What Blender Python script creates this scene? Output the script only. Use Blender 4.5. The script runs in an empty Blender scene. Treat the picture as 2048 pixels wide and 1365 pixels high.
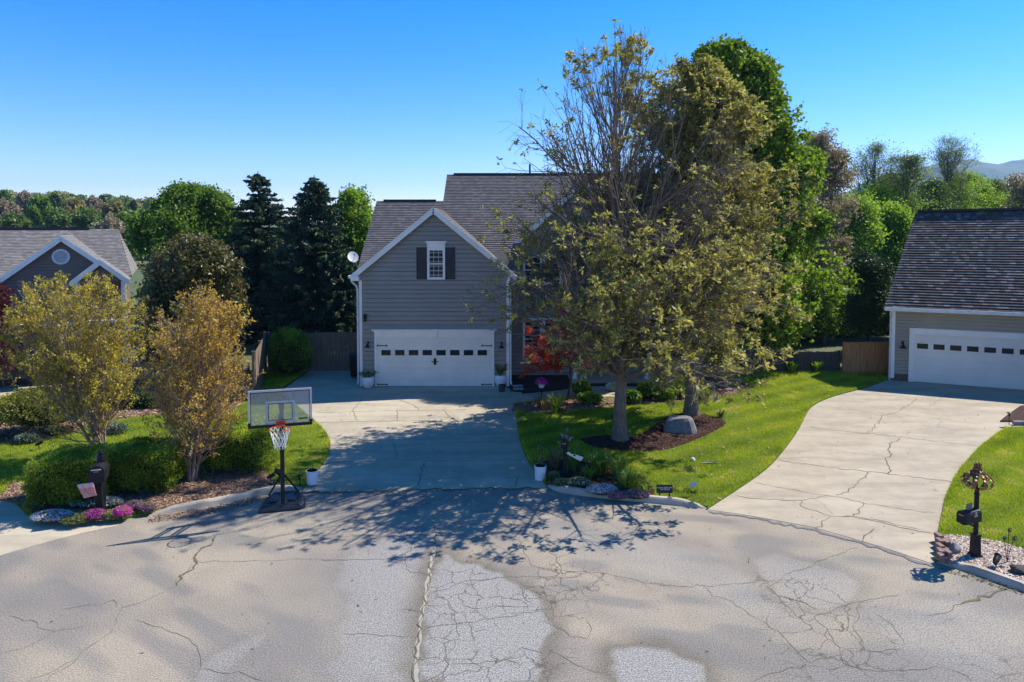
import bpy, math, random
import numpy as np
from mathutils import Vector, Matrix
R = math.radians
sc = bpy.context.scene
# ---------------------------------------------------------------- camera
HC = 6.7; PITCH = R(2.5); FP = 1365.3; PPY = 519.6
cam = bpy.data.cameras.new('camera'); camo = bpy.data.objects.new('camera', cam)
sc.collection.objects.link(camo); sc.camera = camo
camo.location = (0, 0, HC); camo.rotation_euler = (R(90) - PITCH, 0, 0)
cam.sensor_width = 36; cam.lens = 36 * FP / 2048; cam.shift_y = (PPY - 682.5) / 2048
cam.clip_start = .3; cam.clip_end = 20000
# ---------------------------------------------------------------- world, sun, exposure
SD = Vector((.87, .42, 1.02)).normalized()          # direction towards the sun
EL = math.asin(SD.z); AZ = math.atan2(SD.x, SD.y)
w = bpy.data.worlds.new('World'); sc.world = w; w.use_nodes = True
nt = w.node_tree; nt.nodes.clear()
sky = nt.nodes.new('ShaderNodeTexSky'); sky.sky_type = 'NISHITA'; sky.sun_disc = False
sky.sun_elevation = EL; sky.sun_rotation = AZ; sky.altitude = 1500
sky.air_density = 1.0; sky.dust_density = 0.0; sky.ozone_density = 3.0
hs = nt.nodes.new('ShaderNodeHueSaturation'); hs.inputs['Saturation'].default_value = 1.44
bg = nt.nodes.new('ShaderNodeBackground'); bg.inputs[1].default_value = 0.15
wo = nt.nodes.new('ShaderNodeOutputWorld')
nt.links.new(sky.outputs[0], hs.inputs['Color']); tn = nt.nodes.new('ShaderNodeMix'); tn.data_type = 'RGBA'; tn.blend_type = 'MULTIPLY'; tn.inputs[0].default_value = 1; tn.inputs[7].default_value = (.94, .74, .86, 1)
nt.links.new(hs.outputs[0], tn.inputs[6]); nt.links.new(tn.outputs[2], bg.inputs[0]); nt.links.new(bg.outputs[0], wo.inputs[0])
sun = bpy.data.lights.new('sun', 'SUN'); sun.energy = 4.2; sun.angle = R(.5); sun.color = (1, .94, .86)
suno = bpy.data.objects.new('sun', sun); sc.collection.objects.link(suno)
suno.rotation_euler = SD.to_track_quat('Z', 'Y').to_euler()
sc.view_settings.view_transform = 'Standard'; sc.view_settings.look = 'None'
sc.view_settings.exposure = 0.93; sc.view_settings.gamma = 1
sc.cycles.max_bounces = 6; sc.cycles.transparent_max_bounces = 12; sc.cycles.transmission_bounces = 5
sc.cycles.volume_bounces = 0; sc.cycles.sample_clamp_indirect = 6

# ---------------------------------------------------------------- photo geometry helpers (2048 px picture)
def ray(px, py):
    a = (px - 1024) / FP; b = (PPY - py) / FP; c, s = math.cos(PITCH), math.sin(PITCH)
    return Vector((a, c + s * b, -s + c * b))
def G(px, py, z=0.0):
    d = ray(px, py); t = (z - HC) / d.z
    return Vector((d.x * t, d.y * t, z))
def AT(px, py, Y):
    d = ray(px, py); t = Y / d.y
    return Vector((d.x * t, Y, HC + d.z * t))
def ZM(pts, x0, y0, k): return [(x0 + x / k, y0 + y / k) for x, y in pts]

# ---------------------------------------------------------------- scene graph helpers
def link(o, parent=None):
    sc.collection.objects.link(o)
    if parent: o.parent = parent
    return o
def tag(o, label=None, cat=None, group=None, kind=None):
    if label: o['label'] = label
    if cat: o['category'] = cat
    if group: o['group'] = group
    if kind: o['kind'] = kind
    return o
def empty(name, loc=(0, 0, 0), rz=0, parent=None):
    o = bpy.data.objects.new(name, None); o.location = loc; o.rotation_euler = (0, 0, rz); o.empty_display_size = .2
    return link(o, parent)
def copy_tree(o, parent=None):
    c = o.copy(); sc.collection.objects.link(c); c.parent = parent
    for ch in [x for x in sc.collection.objects if x.parent == o]: copy_tree(ch, c)
    return c

# ---------------------------------------------------------------- materials
def nmat(name):
    m = bpy.data.materials.new(name); m.use_nodes = True
    t = m.node_tree; b = t.nodes['Principled BSDF']; return m, t, b
def sock(t, node, i, v):
    if hasattr(v, 'is_output'): t.links.new(v, node.inputs[i])
    else:
        if isinstance(v, tuple) and len(v) == 3: v = v + (1,)
        node.inputs[i].default_value = v
def mixc(t, f, a, b, mode='MIX'):
    n = t.nodes.new('ShaderNodeMix'); n.data_type = 'RGBA'; n.blend_type = mode
    sock(t, n, 0, f); sock(t, n, 6, a); sock(t, n, 7, b); return n.outputs[2]
def mth(t, op, a, b=0., clamp=False):
    n = t.nodes.new('ShaderNodeMath'); n.operation = op; n.use_clamp = clamp
    sock(t, n, 0, a); sock(t, n, 1, b); return n.outputs[0]
def noise(t, vec, scale, detail=3, rough=.55):
    n = t.nodes.new('ShaderNodeTexNoise'); n.inputs['Scale'].default_value = scale
    n.inputs['Detail'].default_value = detail; n.inputs['Roughness'].default_value = rough
    if vec is not None: t.links.new(vec, n.inputs['Vector'])
    return n.outputs[0]
def ramp(t, f, stops):
    n = t.nodes.new('ShaderNodeValToRGB'); e = n.color_ramp.elements
    while len(e) < len(stops): e.new(.5)
    for k, (p, c) in enumerate(stops):
        e[k].position = p; e[k].color = (c, c, c, 1) if not isinstance(c, tuple) else c + (1,)
    t.links.new(f, n.inputs[0]); return n.outputs[0]
def coord(t, kind='Object'):
    return t.nodes.new('ShaderNodeTexCoord').outputs[kind]
def bumpn(t, b, h, dist, strength=1.):
    n = t.nodes.new('ShaderNodeBump'); n.inputs['Distance'].default_value = dist; n.inputs['Strength'].default_value = strength
    t.links.new(h, n.inputs['Height']); t.links.new(n.outputs[0], b.inputs['Normal'])
def attr(t, name):
    n = t.nodes.new('ShaderNodeAttribute'); n.attribute_name = name; return n.outputs['Fac']
def scal(t, vec, s):
    n = t.nodes.new('ShaderNodeMapping'); n.inputs['Scale'].default_value = s; t.links.new(vec, n.inputs[0]); return n.outputs[0]

_mc = {}
def P(name, c, rough=.75, c2=None, scale=6., bump=0., metal=0., spec=.35, stretch=None, lo=.35, hi=.65):
    """plain procedural paint: two tones of one colour mixed by noise, optional bump"""
    if name in _mc: return _mc[name]
    m, t, b = nmat(name); v = coord(t)
    if stretch: v = scal(t, v, stretch)
    if c2 is None: c2 = tuple(x * .82 for x in c)
    n = noise(t, v, scale, 4)
    col = mixc(t, ramp(t, n, [(lo, 0.), (hi, 1.)]), c, c2)
    t.links.new(col, b.inputs['Base Color']); b.inputs['Roughness'].default_value = rough
    b.inputs['Metallic'].default_value = metal; b.inputs['Specular IOR Level'].default_value = spec
    if bump: bumpn(t, b, noise(t, v, scale * 6, 3), bump)
    _mc[name] = m; return m
def leafmat(name, stops, trans=.35, rough=.55):
    m, t, b = nmat(name); a = attr(t, 'tint'); col = ramp(t, a, stops)
    t.links.new(col, b.inputs['Base Color']); b.inputs['Roughness'].default_value = rough; b.inputs['Specular IOR Level'].default_value = .25
    tr = t.nodes.new('ShaderNodeBsdfTranslucent'); t.links.new(mixc(t, 1., col, (1.5, 1.5, .8), 'MULTIPLY'), tr.inputs[0])
    mx = t.nodes.new('ShaderNodeMixShader'); mx.inputs[0].default_value = trans
    t.links.new(b.outputs[0], mx.inputs[1]); t.links.new(tr.outputs[0], mx.inputs[2])
    t.links.new(mx.outputs[0], t.nodes['Material Output'].inputs[0]); return m

# ---------------------------------------------------------------- mesh helpers
class MB:
    def __init__(s): s.v = []; s.f = []; s.m = []; s.uv = {}
    def poly(s, pts, mi=0, uv=None):
        n = len(s.v); s.v += [tuple(p) for p in pts]; s.f.append(tuple(range(n, n + len(pts)))); s.m.append(mi)
        if uv: s.uv[len(s.f) - 1] = uv
    def box(s, c, d, rz=0., mi=0, taper=1., M=None):
        n = len(s.v); cs, sn = math.cos(rz), math.sin(rz)
        for k in range(8):
            q = taper if k & 4 else 1.
            x = (1 if k & 1 else -1) * d[0] / 2 * q; y = (1 if k & 2 else -1) * d[1] / 2 * q; z = (1 if k & 4 else -1) * d[2] / 2
            p = Vector((c[0] + x * cs - y * sn, c[1] + x * sn + y * cs, c[2] + z))
            s.v.append(tuple(M @ p if M else p))
        for f in ((0, 2, 3, 1), (4, 5, 7, 6), (0, 1, 5, 4), (2, 6, 7, 3), (0, 4, 6, 2), (1, 3, 7, 5)):
            s.f.append(tuple(n + i for i in f)); s.m.append(mi)
    def b2(s, a, b, mi=0): s.box([(a[i] + b[i]) / 2 for i in range(3)], [abs(a[i] - b[i]) for i in range(3)], 0, mi)
    def beam(s, p, q, w, h, up=(0, 0, 1), mi=0):
        p = Vector(p); q = Vector(q); d = (q - p).normalized(); u = Vector(up)
        sd = d.cross(u).normalized(); u = sd.cross(d).normalized(); n = len(s.v)
        for e in (p, q):
            for a, b in ((-1, -1), (1, -1), (1, 1), (-1, 1)): s.v.append(tuple(e + sd * a * w / 2 + u * b * h / 2))
        for f in ((3, 2, 1, 0), (4, 5, 6, 7), (0, 1, 5, 4), (1, 2, 6, 5), (2, 3, 7, 6), (3, 0, 4, 7)):
            s.f.append(tuple(n + i for i in f)); s.m.append(mi)
    def tube(s, pts, rad, k=8, mi=0, caps=True):
        pts = [Vector(p) for p in pts]; rr = rad if isinstance(rad, (list, tuple)) else [rad] * len(pts); n0 = len(s.v)
        d0 = (pts[1] - pts[0]).normalized(); ref = Vector((1, 0, 0)) if abs(d0.x) < .8 else Vector((0, 1, 0))
        for i, p in enumerate(pts):
            a = pts[max(0, i - 1)]; b = pts[min(len(pts) - 1, i + 1)]; d = (b - a).normalized()
            u = d.cross(ref).normalized(); v = d.cross(u).normalized(); ref = u.cross(d)
            for j in range(k):
                t = 2 * math.pi * j / k; s.v.append(tuple(p + (u * math.cos(t) + v * math.sin(t)) * rr[i]))
        for i in range(len(pts) - 1):
            for j in range(k):
                a = n0 + i * k + j; b = n0 + i * k + (j + 1) % k; s.f.append((a, b, b + k, a + k)); s.m.append(mi)
        if caps:
            s.f.append(tuple(n0 + j for j in range(k))[::-1]); s.m.append(mi)
            s.f.append(tuple(n0 + (len(pts) - 1) * k + j for j in range(k))); s.m.append(mi)
    def lathe(s, c, prof, k=20, mi=0):
        s.tube([(c[0], c[1], c[2] + z) for r, z in prof], [r for r, z in prof], k, mi)
    def prism(s, pts, z0, z1, mi=0, side=True, bottom=False):
        """pts: plan polygon (x, y), counter-clockwise"""
        ar = sum(pts[i][0] * pts[(i + 1) % len(pts)][1] - pts[(i + 1) % len(pts)][0] * pts[i][1] for i in range(len(pts)))
        if ar < 0: pts = pts[::-1]
        n = len(pts); s.poly([(p[0], p[1], z1) for p in pts], mi)
        if bottom: s.poly([(p[0], p[1], z0) for p in pts[::-1]], mi)
        if side:
            for i in range(n):
                a, b = pts[i], pts[(i + 1) % n]
                s.poly([(a[0], a[1], z0), (b[0], b[1], z0), (b[0], b[1], z1), (a[0], a[1], z1)], mi)
    def build(s, name, mats, parent=None, loc=None, rz=0, bevel=0, smooth=False):
        me = bpy.data.meshes.new(name); me.from_pydata(s.v, [], s.f)
        for m in (mats if isinstance(mats, (list, tuple)) else [mats]): me.materials.append(m)
        me.polygons.foreach_set('material_index', s.m)
        if s.uv:
            L = me.uv_layers.new(name='UVMap')
            for fi, uv in s.uv.items():
                for li, c in zip(me.polygons[fi].loop_indices, uv): L.data[li].uv = c
        if smooth: me.polygons.foreach_set('use_smooth', [True] * len(me.polygons))
        me.update()
        o = bpy.data.objects.new(name, me)
        if loc is not None: o.location = loc
        if rz: o.rotation_euler = (0, 0, rz)
        link(o, parent)
        if bevel:
            b = o.modifiers.new('bevel', 'BEVEL'); b.width = bevel; b.segments = 2; b.limit_method = 'ANGLE'
        return o
def npmesh(name, V, F, mats, parent=None, tint=None, midx=None, smooth=False, loc=None):
    me = bpy.data.meshes.new(name); V = np.asarray(V, np.float32); F = np.asarray(F, np.int32); k = F.shape[1]
    me.vertices.add(len(V)); me.vertices.foreach_set('co', V.ravel())
    me.loops.add(F.size); me.loops.foreach_set('vertex_index', F.ravel())
    me.polygons.add(len(F)); me.polygons.foreach_set('loop_start', np.arange(0, F.size, k, dtype=np.int32))
    if midx is not None: me.polygons.foreach_set('material_index', np.asarray(midx, np.int32))
    if smooth: me.polygons.foreach_set('use_smooth', np.ones(len(F), bool))
    for m in (mats if isinstance(mats, (list, tuple)) else [mats]): me.materials.append(m)
    me.update(calc_edges=True)
    if tint is not None:
        a = me.attributes.new('tint', 'FLOAT', 'FACE'); a.data.foreach_set('value', np.asarray(tint, np.float32))
    o = bpy.data.objects.new(name, me)
    if loc is not None: o.location = loc
    return link(o, parent)

def inside(pts, x, y):
    r = np.zeros(x.shape, bool); n = len(pts)
    for i in range(n):
        x0, y0 = pts[i][0], pts[i][1]; x1, y1 = pts[(i + 1) % n][0], pts[(i + 1) % n][1]
        if y0 == y1: continue
        c = ((y0 > y) != (y1 > y)) & (x < (x1 - x0) * (y - y0) / (y1 - y0) + x0); r ^= c
    return r
def dist(pts, x, y, closed=True):
    d = np.full(x.shape, 1e9); n = len(pts)
    for i in range(n if closed else n - 1):
        ax, ay = pts[i][0], pts[i][1]; bx, by = pts[(i + 1) % n][0], pts[(i + 1) % n][1]
        vx, vy = bx - ax, by - ay; L = vx * vx + vy * vy + 1e-9
        t = np.clip(((x - ax) * vx + (y - ay) * vy) / L, 0, 1)
        d = np.minimum(d, np.hypot(x - ax - t * vx, y - ay - t * vy))
    return d
def vnoise(x, y, s, seed):
    """smooth value noise in metres for ground variation"""
    rg = np.random.default_rng(seed); T = rg.random((64, 64)); X = x / s; Y = y / s
    i = np.floor(X).astype(int); j = np.floor(Y).astype(int); f = X - i; g = Y - j; f = f * f * (3 - 2 * f); g = g * g * (3 - 2 * g)
    q = lambda a, b: T[a % 64, b % 64]
    return (q(i, j) * (1 - f) + q(i + 1, j) * f) * (1 - g) + (q(i, j + 1) * (1 - f) + q(i + 1, j + 1) * f) * g
def smooth(pts, n=2):
    """Chaikin smoothing of an open line"""
    for _ in range(n):
        q = [pts[0]]
        for a, b in zip(pts, pts[1:]):
            q += [tuple(a[i] * .75 + b[i] * .25 for i in range(2)), tuple(a[i] * .25 + b[i] * .75 for i in range(2))]
        pts = q + [pts[-1]]
    return pts
def GP(pts, z=0.): return [tuple(G(x, y, z))[:2] for x, y in pts]
# ================================================================ GROUND
concrete_c = (.50, .44, .35)
def concrete_mat(name, c, dk):
    m, t, b = nmat(name); v = coord(t)
    n1 = noise(t, v, .5, 5, .6); n2 = noise(t, v, 2.5, 5, .65); n3 = noise(t, v, 45, 2, .7)
    n4 = noise(t, scal(t, v, (.25, 1.2, 1)), 1.3, 5, .6)
    col = mixc(t, ramp(t, n1, [(.35, 0.), (.62, 1.)]), c, dk)
    col = mixc(t, ramp(t, n4, [(.45, 0.), (.66, .8)]), col, tuple(x * .58 for x in c))
    col = mixc(t, ramp(t, n2, [(.45, 0.), (.75, .45)]), col, tuple(x * 1.12 for x in c))
    col = mixc(t, ramp(t, n3, [(.3, 0.), (.7, .3)]), col, tuple(x * .7 for x in c))
    n5 = noise(t, v, 9, 2, .5); col = mixc(t, ramp(t, n5, [(.70, 0.), (.76, .6)]), col, (.16, .11, .08))
    t.links.new(col, b.inputs['Base Color']); b.inputs['Roughness'].default_value = .85; b.inputs['Specular IOR Level'].default_value = .25
    bumpn(t, b, n3, .004); return m
M_conc = concrete_mat('driveway_concrete', (.50, .435, .315), (.385, .33, .235))
M_conc2 = concrete_mat('drive_concrete_worn', (.46, .395, .29), (.35, .295, .215))
M_curb = concrete_mat('curb_concrete', (.50, .43, .33), (.34, .29, .23))
M_crack = P('crack_fill', (.10, .085, .06), .95, (.17, .15, .09), 3)
M_moss = P('mossy_joint', (.16, .15, .07), .95, (.08, .07, .05), 8)
M_mulch = P('bark_mulch_tan', (.26, .155, .10), .95, (.14, .08, .05), 14, .03)
M_mulchd = P('bark_mulch_dark', (.085, .038, .026), .95, (.035, .018, .013), 14, .03)
M_soil = P('ground_soil', (.09, .12, .035), .95, (.06, .075, .03), 1.5, .02)

# the base ground reaches the horizon
mb = MB(); mb.poly([(-4000, -40, -.03), (4000, -40, -.03), (4000, 4000, -.03), (-4000, 4000, -.03)])
tag(mb.build('ground', P('far_ground', (.07, .10, .03), .95, (.10, .11, .05), .2)), kind='structure')

# ---- road: a fine sheet whose vertices carry the worn patches and dark edges
Z4 = lambda p: ZM(p, 640, 940, 2.926)
Z3 = lambda p: ZM(p, 0, 940, 2.926)
Z5 = lambda p: ZM(p, 1300, 940, 2.738)
pA = GP(smooth(Z4([(120, 530), (250, 450), (480, 360), (690, 340), (640, 660), (590, 870), (550, 1290), (40, 1290), (100, 1000), (150, 800), (105, 640), (120, 530)])))
pB = GP(smooth(Z4([(690, 480), (850, 540), (1000, 590), (1080, 600), (1100, 650), (1200, 690), (1310, 760), (1300, 800), (1360, 900), (1350, 980), (1310, 1060), (1330, 1290), (555, 1290), (600, 860), (690, 480)])))
pC = GP(smooth(Z4([(1730, 1290), (1690, 1170), (1720, 1100), (1700, 1020), (1900, 1020), (2060, 1045), (2200, 1080), (2300, 1180), (2290, 1290), (1730, 1290)])))
pD = GP(smooth(Z5([(555, 480), (700, 450), (900, 510), (1100, 560), (1170, 630), (1120, 720), (960, 780), (830, 760), (700, 730), (620, 600), (555, 480)])))
pE = GP(smooth(Z3([(1160, 1150), (1280, 1050), (1500, 960), (1560, 980), (1520, 1060), (1380, 1150), (1300, 1290), (1120, 1290), (1160, 1150)])))
pF = GP(smooth([(1090, 1045), (1300, 1070), (1420, 1120), (1560, 1180), (1640, 1240), (1560, 1260), (1400, 1190), (1250, 1130), (1120, 1090), (1090, 1045)]))
pG = GP(smooth([(1730, 1220), (1900, 1190), (2060, 1230), (2060, 1365), (1800, 1330), (1730, 1220)]))
x0, x1, y0, y1, st = -17.5, 16.5, 5.6, 18.6, .06
nx = int((x1 - x0) / st) + 1; ny = int((y1 - y0) / st) + 1
gx, gy = np.meshgrid(np.linspace(x0, x1, nx), np.linspace(y0, y1, ny)); X = gx.ravel(); Y = gy.ravel()
wob = (vnoise(X, Y, .35, 3) - .5) * .22 + (vnoise(X, Y, .12, 4) - .5) * .08
patch = np.zeros(X.shape); edge = np.zeros(X.shape)
for pp, pa, ed in ((pA, .9, .2), (pB, 1., .75), (pC, 1., .8), (pD, .62, .35), (pE, .7, .3), (pF, .5, .1), (pG, .5, .1)):
    ins = inside(pp, X + wob, Y + wob); dd = dist(pp, X + wob, Y + wob)
    sg = np.where(ins, dd, -dd); soft = .12 if ed > .5 else .5
    patch = np.maximum(patch, pa * np.clip(sg / soft * .5 + .5, 0, 1))
    edge = np.maximum(edge, ed * np.where(ins, np.clip(1 - dd / .1, 0, 1), np.clip(1 - dd / .42, 0, 1) ** 1.3))
ang = X * .55 + Y * .83; perp = -X * .83 + Y * .55
warm = vnoise(X * .9 + 40, Y * 1.6, 2.3, 8) * .6 + vnoise(perp * .8 + 90, ang * 2.2, 1.1, 9) * .4
tyre = vnoise(np.where(X < -2, perp, X * .9 - Y * .4) + 50, np.where(X < -2, ang * 2.6, Y * 2.4 + X * .6), 1.0, 10)
V = np.stack([X, Y, np.zeros(X.shape)], 1)
ii = np.arange(ny - 1)[:, None] * nx + np.arange(nx - 1)[None]; ii = ii.ravel()
F = np.stack([ii, ii + 1, ii + nx + 1, ii + nx], 1)
def road_mat():
    m, t, b = nmat('worn_asphalt'); v = coord(t)
    pa, ed, wa, ty = (attr(t, k) for k in ('patch', 'edge', 'warm', 'tyre'))
    sp = noise(t, v, 42, 3, .9); sp2 = noise(t, v, 14, 3, .6); big = noise(t, v, .7, 4, .6)
    base = mixc(t, ramp(t, wa, [(.3, 0.), (.62, 1.)]), (.235, .208, .172), (.32, .275, .205))
    base = mixc(t, ramp(t, ty, [(.5, 0.), (.8, .65)]), base, (.172, .163, .150))
    base = mixc(t, ramp(t, big, [(.45, 0.), (.75, .5)]), base, (.19, .168, .138))
    gr = mixc(t, ramp(t, sp2, [(.3, 0.), (.7, 1.)]), (.235, .222, .20), (.30, .287, .26))
    col = mixc(t, pa, base, gr)
    col = mixc(t, ed, col, (.13, .11, .08))
    k = ramp(t, sp, [(.40, .3), (.5, 1.), (.6, 1.55)])
    mk = mixc(t, mth(t, 'ADD', .7, mth(t, 'MULTIPLY', pa, .3)), (1, 1, 1), k)
    col = mixc(t, 1., col, mk, 'MULTIPLY')
    # fine crazing
    vo = t.nodes.new('ShaderNodeTexVoronoi'); vo.feature = 'DISTANCE_TO_EDGE'; vo.inputs['Scale'].default_value = 2.1
    wv = t.nodes.new('ShaderNodeVectorMath'); wv.operation = 'ADD'
    nn = t.nodes.new('ShaderNodeTexNoise'); nn.inputs['Scale'].default_value = 2.5; nn.inputs['Detail'].default_value = 4; t.links.new(v, nn.inputs['Vector'])
    sc_ = t.nodes.new('ShaderNodeVectorMath'); sc_.operation = 'SCALE'; sc_.inputs[3].default_value = .45; t.links.new(nn.outputs['Color'], sc_.inputs[0])
    t.links.new(v, wv.inputs[0]); t.links.new(sc_.outputs[0], wv.inputs[1]); t.links.new(wv.outputs[0], vo.inputs['Vector'])
    cr = ramp(t, vo.outputs['Distance'], [(.0, 1.), (.03, 0.)])
    cr = mth(t, 'MULTIPLY', cr, attr(t, 'craze'))
    col = mixc(t, cr, col, (.09, .08, .07))
    t.links.new(col, b.inputs['Base Color']); b.inputs['Roughness'].default_value = .9; b.inputs['Specular IOR Level'].default_value = .2
    bumpn(t, b, sp, .002); return m
# cut the sheet back to the road outline (everything beyond lies under pavements and beds)
road = npmesh('road', V, F, road_mat())
craze = np.zeros(X.shape)
cz1 = GP(Z4([(600, 560), (1000, 560), (1400, 520), (1850, 640), (1600, 780), (1500, 1000), (1350, 1290), (560, 1290)]))
cz2 = GP(Z5([(560, 560), (800, 560), (1150, 680), (1250, 900), (1400, 1164), (800, 1164), (640, 850)]))
cz3 = GP(Z5([(1150, 780), (1600, 760), (2048, 900), (2048, 1164), (1100, 1164)]))
for q, s_ in ((cz1, 1.), (cz2, 1.), (cz3, .9)):
    ins = inside(q, X, Y); dd = dist(q, X, Y); craze = np.maximum(craze, s_ * np.clip(np.where(ins, dd, -dd) / .5 + .4, 0, 1))
craze *= np.clip((vnoise(X, Y, 1.1, 12) - .2) * 3.5, 0, 1)
for nm, arr in (('patch', patch), ('edge', edge), ('warm', warm), ('tyre', tyre), ('craze', craze)):
    a = road.data.attributes.new(nm, 'FLOAT', 'POINT'); a.data.foreach_set('value', arr.astype(np.float32))
road.data.materials.append(M_crack); road.data.materials.append(M_moss)
tag(road, kind='structure')

def ribbon(mb, pts, w, z, mi, rng, jag=.35, px=True):
    """a thin crack: jagged ribbon a few mm above its slab"""
    g = GP(pts, z) if px else pts; out = []
    for a, b in zip(g, g[1:]):
        L = math.hypot(b[0] - a[0], b[1] - a[1]); n = max(1, int(L / .12))
        for k in range(n):
            f = k / n; off = rng.uniform(-1, 1) * jag * .12 if k else 0
            nx_, ny_ = -(b[1] - a[1]) / (L + 1e-6), (b[0] - a[0]) / (L + 1e-6)
            out.append((a[0] + (b[0] - a[0]) * f + nx_ * off, a[1] + (b[1] - a[1]) * f + ny_ * off))
    out.append(g[-1]); n = len(out); L_ = []; R_ = []
    for i, p in enumerate(out):
        a = out[max(0, i - 1)]; b = out[min(n - 1, i + 1)]; l = math.hypot(b[0] - a[0], b[1] - a[1]) + 1e-6
        ww = w * rng.uniform(.45, 1.2) * (1 if 0 < i < n - 1 else .3) / 2
        L_.append((p[0] - (b[1] - a[1]) / l * ww, p[1] + (b[0] - a[0]) / l * ww, z)); R_.append((p[0] + (b[1] - a[1]) / l * ww, p[1] - (b[0] - a[0]) / l * ww, z))
    for i in range(n - 1): mb.poly([R_[i], R_[i + 1], L_[i + 1], L_[i]], mi)
rc = random.Random(5)
mb = MB()
cr4 = [[(1285, 262), (1175, 310), (1180, 370), (1160, 410), (1190, 470), (1225, 520), (1240, 560), (1300, 575), (1410, 585), (1550, 595), (1700, 612), (1790, 630), (1880, 655), (2048, 672)],
       [(1285, 430), (1330, 455), (1385, 520), (1410, 590), (1415, 680), (1370, 760)], [(1385, 540), (1350, 580)],
       [(490, 365), (500, 400), (540, 430), (530, 475), (495, 490), (500, 540), (530, 600), (630, 612)],
       [(0, 530), (150, 527), (330, 522), (500, 512), (660, 480)], [(440, 522), (500, 560)],
       [(640, 720), (750, 695), (850, 650), (1000, 640), (1080, 630), (1230, 625), (1400, 635), (1550, 625)],
       [(605, 795), (750, 785), (790, 830), (800, 900), (815, 970), (780, 1050), (725, 1100), (755, 1140), (700, 1200), (600, 1240)],
       [(600, 918), (790, 903), (900, 895), (1000, 870), (1120, 858), (1280, 820)], [(810, 725), (832, 790), (900, 812), (1060, 798), (1250, 800)],
       [(590, 1115), (725, 1100)], [(755, 1138), (930, 1135), (1080, 1105), (1180, 1040), (1300, 1070)], [(1080, 1105), (1120, 1150)],
       [(870, 895), (890, 960), (905, 1000)], [(1280, 870), (1340, 900), (1430, 940), (1470, 980), (1560, 990), (1590, 930), (1560, 880)],
       [(1330, 1040), (1400, 1080), (1500, 1140), (1600, 1180), (1690, 1195)], [(1170, 680), (1190, 740), (1260, 790)], [(1300, 740), (1210, 690)],
       [(1500, 640), (1510, 720), (1440, 790), (1415, 860)], [(1660, 620), (1560, 680), (1400, 720), (1290, 680)], [(130, 955), (330, 965), (550, 972)], [(460, 820), (600, 830)]]
cr3 = [[(1260, 390), (1240, 430), (1160, 480), (1140, 540), (1080, 610), (1030, 680), (900, 740), (800, 785), (710, 805), (680, 870), (650, 950), (590, 990), (480, 1060), (430, 1130), (300, 1200), (270, 1243)],
       [(440, 1110), (330, 1170), (150, 1243)], [(1150, 537), (1400, 535), (1600, 530), (1800, 522), (2048, 530)], [(680, 800), (660, 760), (590, 790), (460, 800), (350, 820)],
       [(50, 850), (140, 885), (190, 880), (220, 920), (320, 945), (420, 930), (540, 900)], [(320, 945), (250, 990), (120, 1050), (0, 1080)],
       [(790, 880), (900, 915), (1000, 950), (1110, 990), (1160, 1060), (1175, 1130), (1120, 1243)], [(1165, 1165), (1300, 1190), (1400, 1180), (1540, 1235)], [(1145, 270), (1160, 310), (1200, 340)]]
cr5 = [[(0, 625), (150, 638), (300, 635), (500, 625), (590, 605), (720, 600), (740, 570), (850, 540), (960, 490), (1050, 455), (1140, 415)],
       [(630, 630), (690, 680), (740, 740), (800, 800), (870, 830), (930, 790), (1000, 770), (1080, 740), (1250, 705), (1370, 680)],
       [(700, 690), (850, 730), (930, 770)], [(640, 640), (720, 605), (820, 610), (900, 680)], [(690, 870), (770, 960), (830, 1020), (880, 1060), (940, 1030), (1060, 1010)],
       [(650, 790), (650, 860), (690, 880)], [(840, 1080), (880, 1130)], [(560, 1164), (700, 1110), (850, 1070)], [(1040, 1000), (1060, 1060), (1150, 1090), (1300, 1100), (1480, 1095), (1600, 1080)],
       [(1220, 780), (1330, 850), (1380, 920), (1400, 960)], [(900, 800), (1000, 920), (1040, 1000)], [(1500, 800), (1600, 785), (1700, 735), (1800, 690), (1950, 655)],
       [(300, 640), (340, 690), (450, 720), (540, 790), (640, 840)], [(1150, 720), (1120, 880), (1180, 990), (1400, 990)], [(1900, 1150), (1980, 1120), (2048, 1110)], [(1600, 1080), (1740, 1130), (1760, 1164)]]
for L_, zf in ((cr4, Z4), (cr3, Z3), (cr5, Z5)):
    for c in L_: ribbon(mb, zf(c), .011, .004, 1, rc)
# hairline branches off the main cracks
for L_, zf in ((cr4[:17], Z4), (cr5[:10], Z5)):
    for c in L_:
        for k in range(2):
            a = rc.choice(c); an = rc.uniform(0, 6.28); q = [a]; 
            for s_ in range(4): an += rc.uniform(-.8, .8); q.append((q[-1][0] + math.cos(an) * 34, q[-1][1] + math.sin(an) * 17))
            ribbon(mb, zf(q), .005, .004, 1, rc)
ribbon(mb, Z4([(690, 310), (675, 420), (640, 600), (615, 760), (590, 870), (570, 1060), (552, 1300)]), .075, .004, 3, rc, .2)
ribbon(mb, Z4([(686, 320), (671, 430), (637, 610), (611, 760), (587, 880), (567, 1060), (550, 1300)]), .03, .008, 2, rc, .5)
ribbon(mb, Z3([(1262, 385), (1250, 420), (1165, 475), (1145, 530), (1090, 600), (1035, 675)]), .05, .008, 2, rc, .8)
ribbon(mb, Z5([(1700, 735), (1800, 690), (1900, 665), (1960, 650)]), .05, .008, 2, rc, .9)
ribbon(mb, [(603, 986), (700, 984), (840, 980), (960, 978), (1075, 976)], .07, .012, 2, rc, .6)
crk = mb.build('road_cracks', [M_crack, M_crack, M_moss, P('joint_sealer', (.36, .33, .27), .9)]); tag(crk, kind='structure')

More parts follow.
